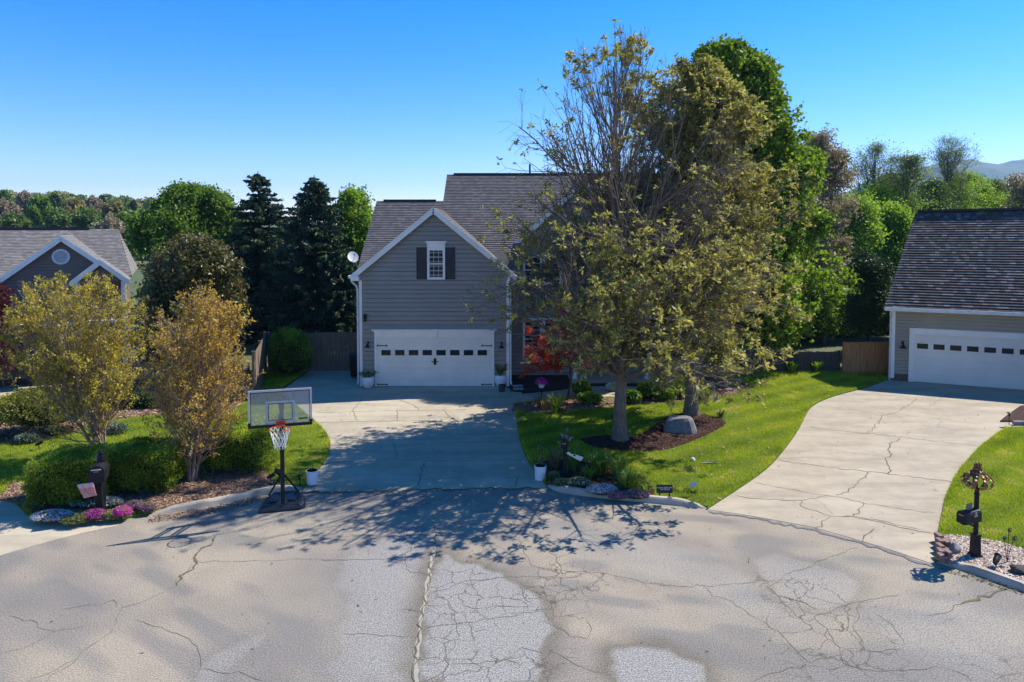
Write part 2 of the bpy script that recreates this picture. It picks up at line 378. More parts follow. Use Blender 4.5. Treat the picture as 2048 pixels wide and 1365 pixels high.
# ---- concrete driveways (slabs a few mm proud of the road)
mainL = smooth([(604, 984), (612, 972), (632, 949), (643, 933), (655, 916), (661, 898), (660, 881), (649, 862), (621, 837), (592, 812), (573, 795), (560, 785), (573, 775), (617, 743)])
mainR = smooth([(725, 741), (725, 768), (1018, 768), (1024, 795), (1032, 830), (1036, 870), (1050, 915), (1070, 945), (1090, 968), (1092, 975)])
road_edge = [(1060, 977), (960, 979), (840, 981), (700, 985)]
mb = MB(); polyMain = GP(mainL + mainR + road_edge); mb.prism(polyMain, -.02, .008)
mb.build('driveway', M_conc)['kind'] = 'structure'
dr = [(1415, 1020), (1500, 965), (1540, 935), (1570, 900), (1595, 865), (1608, 840), (1620, 815), (1660, 795), (1740, 775), (1783, 757)]
polyR = GP(smooth(dr) + [(1815, 752), (2110, 775), (2110, 850)] + smooth([(2010, 858), (1960, 895), (1920, 940), (1905, 965), (1890, 1000), (1880, 1050), (1873, 1075), (1870, 1130)]) + [(1780, 1100), (1700, 1076), (1620, 1054), (1500, 1032)])
mb = MB(); mb.prism(polyR, -.02, .008); mb.build('neighbour_driveway', M_conc2)['kind'] = 'structure'
polyL = GP([(-60, 1130), (0, 1112), (90, 1086), (160, 1068), (235, 1052), (240, 1043), (150, 1040), (70, 1045), (20, 1000), (-60, 1000)])
mb = MB(); mb.prism(polyL, -.02, .008); mb.build('left_driveway', M_conc)['kind'] = 'structure'
polyL2 = GP([(-80, 812), (-80, 700), (60, 700), (150, 770), (165, 785), (0, 803)])
mb = MB(); mb.prism(polyL2, -.02, .035); mb.build('left_house_driveway', M_conc)['kind'] = 'structure'
# walkway to the front door
walk = GP(smooth([(1024, 810), (1100, 801), (1180, 797), (1240, 797), (1290, 795)], 1) + smooth([(1290, 778), (1240, 775), (1170, 777), (1100, 787), (1022, 793)], 1))
mb = MB(); mb.prism(walk, -.02, .07); mb.build('walkway', M_conc)['kind'] = 'structure'
mb = MB()
jm = [[(629, 826), (760, 822), (900, 820), (1028, 816)], [(662, 882), (800, 880), (925, 878), (1036, 876)], [(640, 845), (720, 843), (800, 842), (870, 842)], [(724, 800), (705, 822), (715, 842)],
      [(800, 800), (830, 812), (838, 820)], [(1028, 975), (1040, 950)], [(652, 925), (790, 920), (860, 922), (1050, 920)], [(795, 820), (795, 843)], [(886, 820), (905, 838), (915, 842)],
      [(870, 842), (876, 860)], [(842, 940), (850, 925), (835, 975)], [(855, 868), (862, 878)], [(787, 885), (795, 920)]]
for c in jm: ribbon(mb, c, .022, .013, 0, rc, .25)
Z6 = lambda p: ZM(p, 1400, 640, 3.16)
for c, w_ in (([(945, 462), (1370, 490), (1690, 520)], .02), ([(720, 540), (900, 562), (1160, 590), (1500, 625), (1790, 660)], .018), ([(690, 610), (880, 630), (1110, 640)], .012), ([(680, 675), (880, 700), (1060, 718), (1300, 745), (1770, 800)], .03),
           ([(640, 810), (900, 830), (1170, 865)], .012), ([(470, 885), (800, 930), (1180, 972), (1600, 1025)], .04), ([(340, 1030), (560, 1070), (800, 1110), (860, 1118), (1000, 1148), (1250, 1190), (1490, 1222)], .025),
           ([(220, 1108), (370, 1130), (560, 1140), (640, 1140), (700, 1128), (800, 1120)], .03), ([(640, 1140), (635, 1175), (700, 1200), (830, 1240), (920, 1245), (1000, 1245), (1150, 1270), (1300, 1305), (1400, 1330)], .025),
           ([(1370, 492), (1340, 530), (1270, 560), (1240, 585), (1150, 605), (1130, 650), (1090, 690), (1055, 718)], .03), ([(1260, 748), (1200, 790), (1185, 820), (1215, 850), (1175, 885), (1195, 940), (1190, 975)], .045),
           ([(1075, 962), (1030, 1000), (970, 1060), (900, 1100), (860, 1115)], .04), ([(1030, 1150), (1000, 1200), (975, 1243), (900, 1245)], .035), ([(825, 1240), (770, 1290), (735, 1327)], .03), ([(1530, 635), (1500, 680), (1320, 700), (1310, 730), (1260, 745)], .012),
           ([(1640, 455), (1560, 470), (1440, 560)], .01), ([(700, 1130), (790, 1170), (830, 1240)], .01)):
    ribbon(mb, Z6(c), w_ * .7, .013, 0, rc, .5)
ribbon(mb, Z5([(1230, 320), (1190, 350), (1150, 400)]), .03, .013, 0, rc)
ribbon(mb, Z5([(1120, 260), (1230, 280), (1400, 320), (1555, 350)]), .035, .013, 0, rc)
tag(mb.build('driveway_cracks', [M_crack]), kind='structure')
# dark gutter line where the asphalt meets the neighbour's drive
mb = MB(); ribbon(mb, [(1418, 1023), (1500, 1036), (1620, 1058), (1700, 1080), (1780, 1104), (1868, 1134)], .12, .010, 0, rc, .6); tag(mb.build('asphalt_lip', P('dark_asphalt_edge', (.12, .115, .11), .95, (.2, .19, .18), 20)), kind='structure')

# ---- kerbs: rounded section swept along a line
def kerb(name, pts, h=.14, w=.16, ramp_ends=(1, 1)):
    g = GP(smooth(pts)); n = len(g); mb = MB(); prof = [(0, 0), (.03, h * .75), (.06, h), (w, h), (w, 0)]; rows = []
    tot = sum(math.dist(g[i], g[i + 1]) for i in range(n - 1)); run = 0
    for i in range(n):
        if i: run += math.dist(g[i], g[i - 1])
        a = g[max(0, i - 1)]; b = g[min(n - 1, i + 1)]; l = math.dist(a, b); nx_, ny_ = -(b[1] - a[1]) / l, (b[0] - a[0]) / l
        s = 1.
        if ramp_ends[0]: s = min(s, .12 + run / .7)
        if ramp_ends[1]: s = min(s, .12 + (tot - run) / .7)
        rows.append([(g[i][0] + nx_ * u, g[i][1] + ny_ * u, z * s) for u, z in prof])
    for r0, r1 in zip(rows, rows[1:]):
        for k in range(4): mb.poly([r0[k], r1[k], r1[k + 1], r0[k + 1]])
    mb.poly(rows[0][::-1]); mb.poly(rows[-1])
    o = mb.build(name, M_curb); o['kind'] = 'structure'; return o
kerb('kerb', [(296, 1034), (380, 1020), (450, 1008), (520, 992), (560, 984), (606, 978)])
kerb('kerb', [(1094, 972), (1112, 985), (1190, 996), (1260, 1003), (1330, 1009), (1390, 1016), (1414, 1019)])
kerb('kerb', [(1872, 1126), (1900, 1134), (1950, 1150), (2000, 1168), (2060, 1190), (2120, 1215)])

# ---- lawns and planting beds (raised sheets)
lawnM = GP(smooth([(1415, 1017), (1380, 1009), (1330, 1003), (1240, 996), (1120, 980), (1092, 966)], 1) + mainR[::-1][2:-12] + [(1035, 800), (1100, 797), (1240, 793), (1290, 775), (1400, 745), (1700, 738), (1783, 752)] + smooth(dr)[::-1][1:])
lawnR = GP([(2010, 858), (1960, 895), (1920, 940), (1905, 965), (1890, 1000), (1880, 1050), (1874, 1090), (1871, 1125), (1900, 1128), (1960, 1146), (2060, 1184), (2200, 1240), (2200, 850)])
lawnL = GP([(606, 975), (520, 988), (440, 1005), (300, 1028), (240, 1042), (150, 1038), (70, 1042), (20, 1000), (-90, 1000), (-90, 800), (0, 806), (165, 787), (300, 770), (420, 745), (620, 741), (573, 773), (558, 785), (573, 797)] + mainL[::-1][12:-3])
def grass_mat():
    m, t, b = nmat('lawn_turf'); v = coord(t)
    n1 = noise(t, v, .6, 4, .6); n2 = noise(t, v, 6, 4, .7); n3 = noise(t, v, 60, 2, .7)
    col = mixc(t, ramp(t, n1, [(.35, 0.), (.65, 1.)]), (.12, .19, .010), (.20, .27, .015))
    col = mixc(t, ramp(t, n2, [(.4, 0.), (.72, .8)]), col, (.24, .24, .07))
    col = mixc(t, ramp(t, n3, [(.35, 0.), (.6, .6)]), col, (.03, .07, .008))
    t.links.new(col, b.inputs['Base Color']); b.inputs['Roughness'].default_value = .9; b.inputs['Specular IOR Level'].default_value = .15
    bumpn(t, b, n3, .03); return m
M_grass = grass_mat()
for nm, pg in (('lawn', lawnM), ('neighbour_lawn', lawnR), ('left_lawn', lawnL)):
    mb = MB(); mb.prism(pg, -.02, .05); mb.build(nm, M_grass)['kind'] = 'structure'
mulch_ring = GP(smooth([(1158, 883), (1183, 877), (1217, 874), (1262, 880), (1288, 868), (1309, 855), (1334, 837), (1371, 829), (1401, 829), (1445, 843), (1456, 852), (1420, 871), (1371, 892), (1325, 905), (1278, 908), (1217, 905), (1175, 895), (1158, 883)]))
bed_top = GP([(1024, 822), (1060, 828), (1110, 829), (1180, 822), (1225, 816), (1280, 812), (1370, 806), (1420, 802), (1475, 790), (1500, 777), (1493, 768), (1455, 760), (1400, 752), (1330, 742), (1290, 752), (1292, 797), (1240, 800), (1180, 799), (1100, 803), (1030, 811)])
bed_house = GP([(1019, 770), (1022, 788), (1100, 784), (1170, 775), (1240, 773), (1292, 774), (1300, 740), (1400, 735), (1400, 730), (1100, 728), (1019, 740)])
bed_mail = GP(smooth([(1094, 966), (1080, 950), (1075, 935), (1090, 925), (1130, 922), (1180, 930), (1230, 945), (1280, 957), (1305, 975), (1310, 1000), (1240, 996), (1120, 980), (1094, 966)]))
bed_left = GP(smooth([(604, 974), (560, 975), (535, 960), (532, 930), (520, 905), (470, 890), (400, 900), (345, 925), (340, 960), (100, 1000), (30, 960), (0, 1000), (-60, 1000), (30, 1004), (70, 1040), (150, 1037), (240, 1040), (300, 1026), (440, 1003), (520, 986), (604, 974)], 1))
bed_left2 = GP(smooth([(-60, 812), (-60, 893), (60, 887), (140, 872), (180, 850), (230, 842), (330, 830), (380, 828), (410, 842), (450, 830), (505, 800), (530, 770), (430, 760), (300, 775), (165, 795), (-60, 812)], 1))
bed_right = GP([(1873, 1125), (1875, 1078), (1905, 1076), (1960, 1082), (2010, 1093), (2120, 1130), (2120, 1208), (2010, 1162), (1900, 1128)])
bed_rtop = GP([(2000, 845), (2060, 845), (2120, 850), (2120, 800), (2040, 815), (2012, 835)])
beds = [('mulch_ring', mulch_ring, M_mulchd), ('front_bed', bed_top, M_mulch), ('house_bed', bed_house, M_mulchd), ('mailbox_bed', bed_mail, M_mulchd), ('kerb_bed', bed_left, M_mulch), ('left_bed', bed_left2, M_mulch), ('pebble_bed', bed_right, P('pebble_base', (.42, .32, .25), .9, (.25, .17, .13), 20, .02)), ('side_bed', bed_rtop, M_mulchd)]
for nm, pg, m_ in beds:
    mb = MB(); mb.prism(pg, -.02, .056 + (.006 if nm in ('house_bed', 'kerb_bed') else 0)); mb.build(nm, m_)['kind'] = 'structure'

def scatter(poly, dens, rng, excl=(), ymax=1e9):
    xs = [p[0] for p in poly]; ys = [p[1] for p in poly]; a, b, c, d = min(xs), max(xs), min(ys), min(max(ys), ymax)
    n = int((b - a) * (d - c) * dens); x = rng.uniform(a, b, n); y = rng.uniform(c, d, n); k = inside(poly, x, y)
    for e in excl: k &= ~inside(e, x, y)
    return x[k], y[k]
def blades(name, poly, dens, excl, seed, h=.055, wd=.012, mat=None):
    rg = np.random.default_rng(seed); x, y = scatter(poly, dens, rg, excl); k = np.abs(x) < y * .80; x, y = x[k], y[k]; n = len(x)
    edge_h = np.clip(1.5 - dist(poly, x, y) * 2.5, 1, 1.5)
    hh = h * rg.uniform(.5, 1.3, n) * (.7 + .8 * vnoise(x, y, .5, 5)) * edge_h; an = rg.uniform(0, 6.28, n); ln = rg.uniform(0, .9, n) * hh; la = rg.uniform(0, 6.28, n); ww = wd * rg.uniform(.6, 1.4, n)
    V = np.empty((n, 3, 3)); V[:, 0] = np.stack([x - np.cos(an) * ww / 2, y - np.sin(an) * ww / 2, np.full(n, .048)], 1)
    V[:, 1] = np.stack([x + np.cos(an) * ww / 2, y + np.sin(an) * ww / 2, np.full(n, .048)], 1)
    V[:, 2] = np.stack([x + np.cos(la) * ln, y + np.sin(la) * ln, .048 + hh], 1)
    stripe = .5 + .5 * np.sin((x * .55 - y * .83) * 2 * math.pi / 1.1)
    tint = np.clip(.08 + .42 * vnoise(x, y, 1.4, 21) + .32 * stripe + rg.normal(0, .12, n) + .6 * np.clip(vnoise(x, y, .4, 22) - .72, 0, 1) * 3, 0, 1)
    o = npmesh(name, V.reshape(-1, 3), np.arange(n * 3).reshape(-1, 3), mat, tint=tint); o['kind'] = 'stuff'; return o
M_blade = leafmat('grass_blades', [(0., (.09, .16, .004)), (.35, (.28, .36, .01)), (.65, (.44, .50, .015)), (.85, (.56, .52, .06)), (1., (.62, .52, .18))], .3, .7)
bl = blades('grass', lawnM, 1300, (mulch_ring, bed_top, bed_mail, walk, bed_house), 1, mat=M_blade)
blades('grass', lawnR, 1500, (bed_right, bed_rtop), 2, mat=M_blade)
blades('grass', lawnL, 900, (bed_left, bed_left2), 3, mat=M_blade)

def chips(name, poly, dens, seed, mat, s=.05, z=.058, excl=()):
    rg = np.random.default_rng(seed); x, y = scatter(poly, dens, rg, excl); n = len(x); an = rg.uniform(0, 6.28, n)
    L = s * rg.uniform(.5, 1.6, n); W = s * rg.uniform(.2, .55, n); tz = rg.uniform(-.4, .4, n); ty_ = rg.uniform(-.5, .5, n)
    u = np.stack([np.cos(an), np.sin(an), tz], 1) * L[:, None] / 2; v_ = np.stack([-np.sin(an), np.cos(an), ty_], 1) * W[:, None] / 2
    c = np.stack([x, y, z + rg.uniform(.002, .022, n)], 1)
    V = np.stack([c - u - v_, c + u - v_, c + u + v_, c - u + v_], 1).reshape(-1, 3)
    o = npmesh(name, V, np.arange(n * 4).reshape(-1, 4), mat, tint=rg.random(n)); o['kind'] = 'stuff'; return o
M_chipt = leafmat('tan_bark_chips', [(0., (.11, .06, .035)), (.5, (.29, .175, .11)), (1., (.52, .36, .25))], .0, .9)
M_chipd = leafmat('dark_bark_chips', [(0., (.02, .01, .008)), (.6, (.08, .035, .022)), (1., (.19, .09, .06))], .0, .9)
M_peb = leafmat('pale_pebbles', [(0., (.25, .15, .10)), (.5, (.55, .42, .33)), (1., (.80, .72, .62))], .0, .8)
chips('bark_chips', bed_left, 900, 1, M_chipt); chips('bark_chips', bed_left2, 220, 2, M_chipt, .09); chips('bark_chips', bed_top, 350, 3, M_chipt, .06)
chips('bark_chips', mulch_ring, 900, 4, M_chipd); chips('bark_chips', bed_mail, 800, 5, M_chipd); chips('pebbles', bed_right, 2600, 6, M_peb, .045)
# leaf litter washed into the gutters
gut = GP([(300, 1046), (420, 1030), (520, 1006), (560, 1000), (520, 992), (450, 1009), (380, 1021), (296, 1036)])
chips('leaf_litter', gut, 700, 7, M_chipt, .05, .004)
gut2 = GP([(596, 992), (700, 989), (840, 985), (960, 983), (1060, 981), (1060, 975), (840, 978), (600, 981)])
chips('leaf_litter', gut2, 130, 8, M_chipd, .035, .012)
gut3 = GP([(1880, 1142), (1960, 1165), (2048, 1192), (2048, 1184), (1960, 1156), (1880, 1133)])
chips('leaf_litter', gut3, 500, 9, leafmat('mossy_litter', [(0., (.05, .05, .02)), (1., (.25, .2, .06))], .0, .9), .04, .004)

rgl = np.random.default_rng(44); chips('fallen_leaves', lawnM, 7, 20, M_chipt, .06, .085, (mulch_ring, bed_top, bed_mail, walk, bed_house)); chips('fallen_leaves', polyMain, 1.5, 21, M_chipd, .04, .01)
chips('fallen_leaves', polyR, 1.2, 22, M_chipd, .04, .01)
rd = GP([(300, 1060), (1060, 990), (1410, 1030), (1860, 1140), (2040, 1230), (1900, 1340), (200, 1340), (0, 1150)]); chips('road_debris', rd, 1.6, 23, M_chipd, .035, .006)

# the street carries on below and behind the camera, and so does the ground
mb = MB(); mb.poly([(-17.5, -70, 0), (16.5, -70, 0), (16.5, 5.6, 0), (-17.5, 5.6, 0)]); tag(mb.build('road', road.data.materials[0]), kind='structure')
mb = MB(); mb.poly([(-400, -400, -.035), (400, -400, -.035), (400, -40, -.035), (-400, -40, -.035)]); tag(mb.build('ground', bpy.data.materials['far_ground']), kind='structure')
# ================================================================ BUILDINGS
def siding_mat(name, c):
    m, t, b = nmat(name); v = coord(t)
    n = noise(t, scal(t, v, (.6, .6, 9)), 2.2, 3); n2 = noise(t, v, .8, 3)
    col = mixc(t, ramp(t, n, [(.3, 0.), (.7, 1.)]), c, tuple(x * .82 for x in c))
    col = mixc(t, ramp(t, n2, [(.45, 0.), (.75, .5)]), col, tuple(x * 1.15 for x in c))
    t.links.new(col, b.inputs['Base Color']); b.inputs['Roughness'].default_value = .6; b.inputs['Specular IOR Level'].default_value = .3
    return m
def shingle_mat(name, c1, c2, c3):
    m, t, b = nmat(name); uv = coord(t, 'UV')
    br = t.nodes.new('ShaderNodeTexBrick'); t.links.new(uv, br.inputs['Vector'])
    br.inputs['Scale'].default_value = 1; br.inputs['Brick Width'].default_value = .21; br.inputs['Row Height'].default_value = .14
    br.inputs['Mortar Size'].default_value = .006; br.inputs['Bias'].default_value = 0; br.offset = .37; br.squash_frequency = 3; br.squash = .8
    br.inputs['Color1'].default_value = (0, 0, 0, 1); br.inputs['Color2'].default_value = (1, 1, 1, 1); br.inputs['Mortar'].default_value = (.5, .5, .5, 1)
    col = ramp(t, br.outputs['Color'], [(.1, c1), (.68, c2), (.97, c3)])
    n = noise(t, uv, .6, 4); n2 = noise(t, uv, 70, 2, .8)
    col = mixc(t, ramp(t, n, [(.4, 0.), (.7, .35)]), col, tuple(x * .8 for x in c2))
    col = mixc(t, ramp(t, n2, [(.35, 0.), (.65, .3)]), col, tuple(x * 1.5 for x in c2))
    t.links.new(col, b.inputs['Base Color']); b.inputs['Roughness'].default_value = .9; b.inputs['Specular IOR Level'].default_value = .2
    bumpn(t, b, n2, .004); return m
M_side = siding_mat('grey_lap_siding', (.305, .275, .235))
M_side2 = siding_mat('grey_vinyl_siding', (.36, .31, .235))
M_side3 = siding_mat('brown_siding', (.20, .15, .12))
M_shin = shingle_mat('grey_brown_shingles', (.092, .088, .088), (.13, .122, .12), (.18, .17, .165))
M_shin2 = shingle_mat('dark_tabbed_shingles', (.04, .037, .038), (.085, .078, .078), (.21, .195, .185))
M_shin3 = shingle_mat('pale_grey_shingles', (.12, .112, .105), (.18, .168, .158), (.24, .225, .21))
M_white = P('white_trim_paint', (.84, .80, .74), .45, (.76, .72, .66), 2)
M_door = P('white_door_paint', (.80, .75, .66), .4, (.73, .68, .60), 1.2)
M_black = P('black_metal', (.012, .012, .014), .5, (.02, .02, .02), 5, spec=.2)
M_shut = P('black_shutter', (.018, .019, .026), .5, (.025, .025, .03), 4)
M_gut = P('gutter_white', (.74, .74, .73), .35)
M_brick = P('foundation_brick', (.18, .11, .08), .9, (.09, .06, .05), 12)
m, t, b = nmat('window_glass'); b.inputs['Base Color'].default_value = (.02, .025, .03, 1); b.inputs['Roughness'].default_value = .06; b.inputs['Specular IOR Level'].default_value = .35
_n = noise(t, coord(t), 3, 2); bumpn(t, b, _n, .02, .3); M_glass = m
M_blind = P('window_blind', (.42, .41, .38), .7, (.36, .35, .33), 3, stretch=(1, 1, 30))

def wall(name, parent, lo, hi, z0, z1, mat, lap=.19, v=0., lip=.035, breaks=()):
    """lap siding facing -v: every course is a sloping board with its own lip; lo(z), hi(z) bound it"""
    mb = MB(); zs = [z0]
    while zs[-1] < z1 - .02: zs.append(min(z1, zs[-1] + lap))
    for a, c in zip(zs, zs[1:]):
        xs = [(lo(a), lo(c)), (hi(a), hi(c))]
        g_ = c - .022; xm0, xm1 = lo(g_), hi(g_); bk = v + .05
        mb.poly([(xs[0][0], v - lip, a), (xs[1][0], v - lip, a), (xm1, v, g_), (xm0, v, g_)])
        mb.poly([(xs[0][0], bk, a), (xs[1][0], bk, a), (xs[1][0], v - lip, a), (xs[0][0], v - lip, a)])
        mb.poly([(xm0, bk, g_), (xm1, bk, g_), (xs[1][1], bk, c), (xs[0][1], bk, c)])
    return mb.build(name, mat, parent)
def roof_plane(mb, A, B, C, D, course=.14, lip=.03, th=.11, mi=0, mu=1):
    """A, B lower edge left to right, C, D upper edge right to left; real shingle steps"""
    A, B, C, D = map(Vector, (A, B, C, D)); n = (B - A).cross(D - A).normalized(); L = max((D - A).length, (C - B).length)
    N = max(1, int(round(L / course))); rng = random.Random(int(L * 1000)); xd = (B - A).normalized()
    wa = A
    for k in range(N):
        f0, f1 = k / N, (k + 1) / N; a = A.lerp(D, f0) + n * lip; b_ = B.lerp(C, f0) + n * lip; c = B.lerp(C, f1); d = A.lerp(D, f1)
        if (b_ - a).length < .02: continue
        u = lambda p: (p - wa).dot(xd) + 50
        mb.poly([a, b_, c, d], mi, [(u(a), k * .14 + .005), (u(b_), k * .14 + .005), (u(c), k * .14 + .135), (u(d), k * .14 + .135)])
        mb.poly([A.lerp(D, f0), B.lerp(C, f0), b_, a], mi, [(u(a), k * .14 + .005), (u(b_), k * .14 + .005), (u(b_), k * .14 + .01), (u(a), k * .14 + .01)])
    q = [p - n * th for p in (A, B, C, D)]; mb.poly(q[::-1], mu)
    for i, (p, r) in enumerate(((A, B), (B, C), (C, D), (D, A))):
        j = (i + 1) % 4
        mb.poly([q[i], q[j], r, p], mu)
def window_unit(parent, x0, x1, z0, z1, v, cols=3, rows=4, trim=.09, blind=True, name='window', head=False, mat=None):
    """double hung window: white frame part, sash, glass and muntins as sub-parts"""
    mat = mat or M_white; f = MB()
    f.b2((x0 - trim, v - .045, z0 - trim), (x0, v, z1 + trim)); f.b2((x1, v - .045, z0 - trim), (x1 + trim, v, z1 + trim))
    f.b2((x0, v - .045, z1), (x1, v, z1 + trim)); f.b2((x0, v - .055, z0 - trim), (x1, v, z0))
    fr = f.build(name, mat, parent, bevel=.006)
    g = MB(); g.b2((x0, v - .012, z0), (x1, v - .002, z1)); g.build('glass', M_glass, fr)
    s = MB(); zm = (z0 + z1) / 2; s.b2((x0, v - .034, zm - .025), (x1, v - .014, zm + .025)); e = .03
    for a, c in ((x0, x0 + e), (x1 - e, x1)): s.b2((a, v - .030, z0), (c, v - .0135, z1))
    s.b2((x0 + e, v - .030, z0), (x1 - e, v - .0135, z0 + e)); s.b2((x0 + e, v - .030, z1 - e), (x1 - e, v - .0135, z1))
    s.build('sash', mat, fr)
    mu = MB(); q = .010
    for k in range(1, cols): xx = x0 + (x1 - x0) * k / cols; mu.b2((xx - q, v - .022, z0 + e), (xx + q, v - .0128, z1 - e))
    for k in range(1, rows):
        if k * 2 == rows: continue
        zz = z0 + (z1 - z0) * k / rows; mu.b2((x0 + e, v - .0205, zz - q), (x1 - e, v - .0128, zz + q))
    if cols > 1 or rows > 1: mu.build('muntins', P('muntin_paint', (.5, .5, .46), .5), fr)
    if head:
        h = MB(); zt = z1 + trim + .002
        h.b2((x0 - trim, v - .05, zt), (x1 + trim, v, zt + .2))
        for k in range(4): h.b2((x0 - trim - .02 * (k + 1), v - .05 - .018 * (k + 1), zt + .2 + k * .025), (x1 + trim + .02 * (k + 1), v, zt + .225 + k * .025))
        h.build('head_casing', mat, fr)
    return fr
def barn_lamp(parent, x, z, v, s=1., name='wall_lamp'):
    l = MB(); l.lathe((x, v - .26 * s, z - .12 * s), [(.15 * s, 0), (.145 * s, .02 * s), (.07 * s, .09 * s), (.05 * s, .16 * s), (.02 * s, .19 * s)], 16)
    l.tube([(x, v - .26 * s, z + .06 * s), (x, v - .25 * s, z + .15 * s), (x, v - .14 * s, z + .19 * s), (x, v - .04 * s, z + .12 * s), (x, v - .01, z + .1 * s)], .012 * s, 6)
    l.box((x, v - .015, z + .1 * s), (.1 * s, .03, .12 * s)); o = l.build(name, M_black, parent, smooth=False)
    g = MB(); g.lathe((x, v - .26 * s, z - .16 * s), [(.02 * s, 0), (.045 * s, .02 * s), (.045 * s, .05 * s), (.02 * s, .07 * s)], 10); g.build('bulb', P('lamp_bulb', (.6, .6, .58), .3), o); return o
def lap_up(lst): return lst

# ---- main house ---------------------------------------------------------------
YF = G(868, 773).y
def HX(px, py, v=0.): p = AT(px, py, YF + v); return p.x, p.z
house = tag(empty('two_storey_house', (0, YF, 0)), 'grey lap-sided house with steep shingled gables and a white double garage door behind the oaks', 'house')
gx0 = HX(720, 700)[0]; gx1 = HX(1018, 700)[0]; xc = (gx0 + gx1) / 2
ze = 4.86; slope = .80; zp = ze + slope * (gx1 - gx0) / 2 + .06
zr = HX(870, 402, 4.4)[1]; sl2 = (zr - ze) / 4.5
sp = (zp - ze) / ((gx1 - gx0) / 2)
lo = lambda z: gx0 if z < ze else gx0 + (z - ze) / sp
hi = lambda z: gx1 if z < ze else gx1 - (z - ze) / sp
wall('front_wall', house, lo, hi, .0, zp - .03, M_side)
# garage side walls, back mass
mb = MB(); mb.b2((gx0 + .01, .001, 0), (gx0 + .2, 9.2, ze)); mb.b2((gx1 - .2, .001, 0), (gx1 - .01, 2.2, ze)); mb.b2((gx0 + .2, 8.9, 0), (9.2, 9.2, ze))
mb.poly([(gx0 + .05, .0, ze), (gx0 + .05, 4.5, zr - .12), (gx0 + .05, 9.0, ze)][::-1]); mb.poly([(gx0 + .05, .0, ze), (gx0 + .05, 4.5, zr - .12), (gx0 + .05, 9.0, ze)])
mb.build('side_wall', M_side, house)
# main roof
zbig = HX(1000, 349, 6.4)[1]; vb = (zbig - ze) / sl2; zz = lambda v: ze + sl2 * v
mb = MB(); xl = gx0 - .12; xm = HX(890, 380, 5.4)[0]; XR = 9.9
roof_plane(mb, (xl, .04, zz(.04)), (xm, .04, zz(.04)), (xm, 4.5, zz(4.5)), (xl, 4.5, zz(4.5)))
roof_plane(mb, (xm, .04, zz(.04)), (gx1 + .25, .04, zz(.04)), (gx1 + .25, vb, zz(vb)), (xm, vb, zz(vb)))
v0 = 1.65
roof_plane(mb, (gx1 + .25, v0, zz(v0)), (XR, v0, zz(v0)), (XR, vb, zz(vb)), (gx1 + .25, vb, zz(vb)))
roof_plane(mb, (xm, 9.2, zz(4.5) - sl2 * 4.7), (xl, 9.2, zz(4.5) - sl2 * 4.7), (xl, 4.5, zz(4.5)), (xm, 4.5, zz(4.5)), course=.5)
roof_plane(mb, (XR, 2 * vb - v0, zz(v0)), (xm, 2 * vb - v0, zz(v0)), (xm, vb, zz(vb)), (XR, vb, zz(vb)), course=.5)
mb.build('roof', [M_shin, M_side], house)
mb = MB()
mb.beam((xl + .35, 4.5, zz(4.5) + .02), (xm - .35, 4.5, zz(4.5) + .02), .2, .09); mb.beam((xm + .35, vb, zz(vb) + .02), (XR - .3, vb, zz(vb) + .02), .2, .09)
mb.build('ridge_vent', P('ridge_vent', (.035, .035, .045), .8), house)
mb = MB(); mb.poly([(xm + .02, 4.5, zz(4.5)), (xm + .02, vb, zz(vb) - .1), (xm + .02, 2 * vb - 4.5, zz(4.5))]); mb.build('side_gable', M_side, house)
# garage gable roof with white rakes
def gable(parent, x0, x1, ze_, zp_, v0_, zfun_v, over=.22, ov=.3, white=.17, mats=None, nm='gable_roof', nm2='rake_board', xcen=None):
    """cross gable: two shingled planes running back into the main roof and white boards along the front"""
    xc_ = (x0 + x1) / 2 if xcen is None else xcen; s_ = (zp_ - ze_) / (xc_ - x0); a = x0 - ov; b_ = x1 + ov; za = ze_ - s_ * ov; zb = zp_ - s_ * (b_ - xc_)
    T = .17; vp = zfun_v(zp_ + T); va = max(v0_, zfun_v(za + T)); vb_ = max(v0_, zfun_v(zb + T)); mb = MB(); f = v0_ - over
    roof_plane(mb, (a, max(va, f + .3), za + T), (a, f, za + T), (xc_, f, zp_ + T), (xc_, vp, zp_ + T), lip=.016)
    roof_plane(mb, (b_, f, zb + T), (b_, max(vb_, f + .3), zb + T), (xc_, vp, zp_ + T), (xc_, f, zp_ + T), lip=.016)
    mb.build(nm, mats or [M_shin, M_white], parent)
    t_ = MB(); hh = .09
    for sx, xe in ((1, a), (-1, b_)):
        ze2 = za if sx > 0 else zb
        p = (xe, f - .015, ze2 + T - hh - .06); q = (xc_, f - .015, zp_ + T - hh - .06)
        t_.beam(p, q, .03, white, up=(0, 0, 1)); 
        t_.beam((xe, f - .03, ze2 + T - .03), (xc_, f - .03, zp_ + T - .03), .035, .06)
    t_.build(nm2, M_white, parent)
    return a, b_, za, f
vz = lambda z: (z - ze) / sl2
a, b_, za, f = gable(house, gx0, gx1, ze, zp, 0., vz)
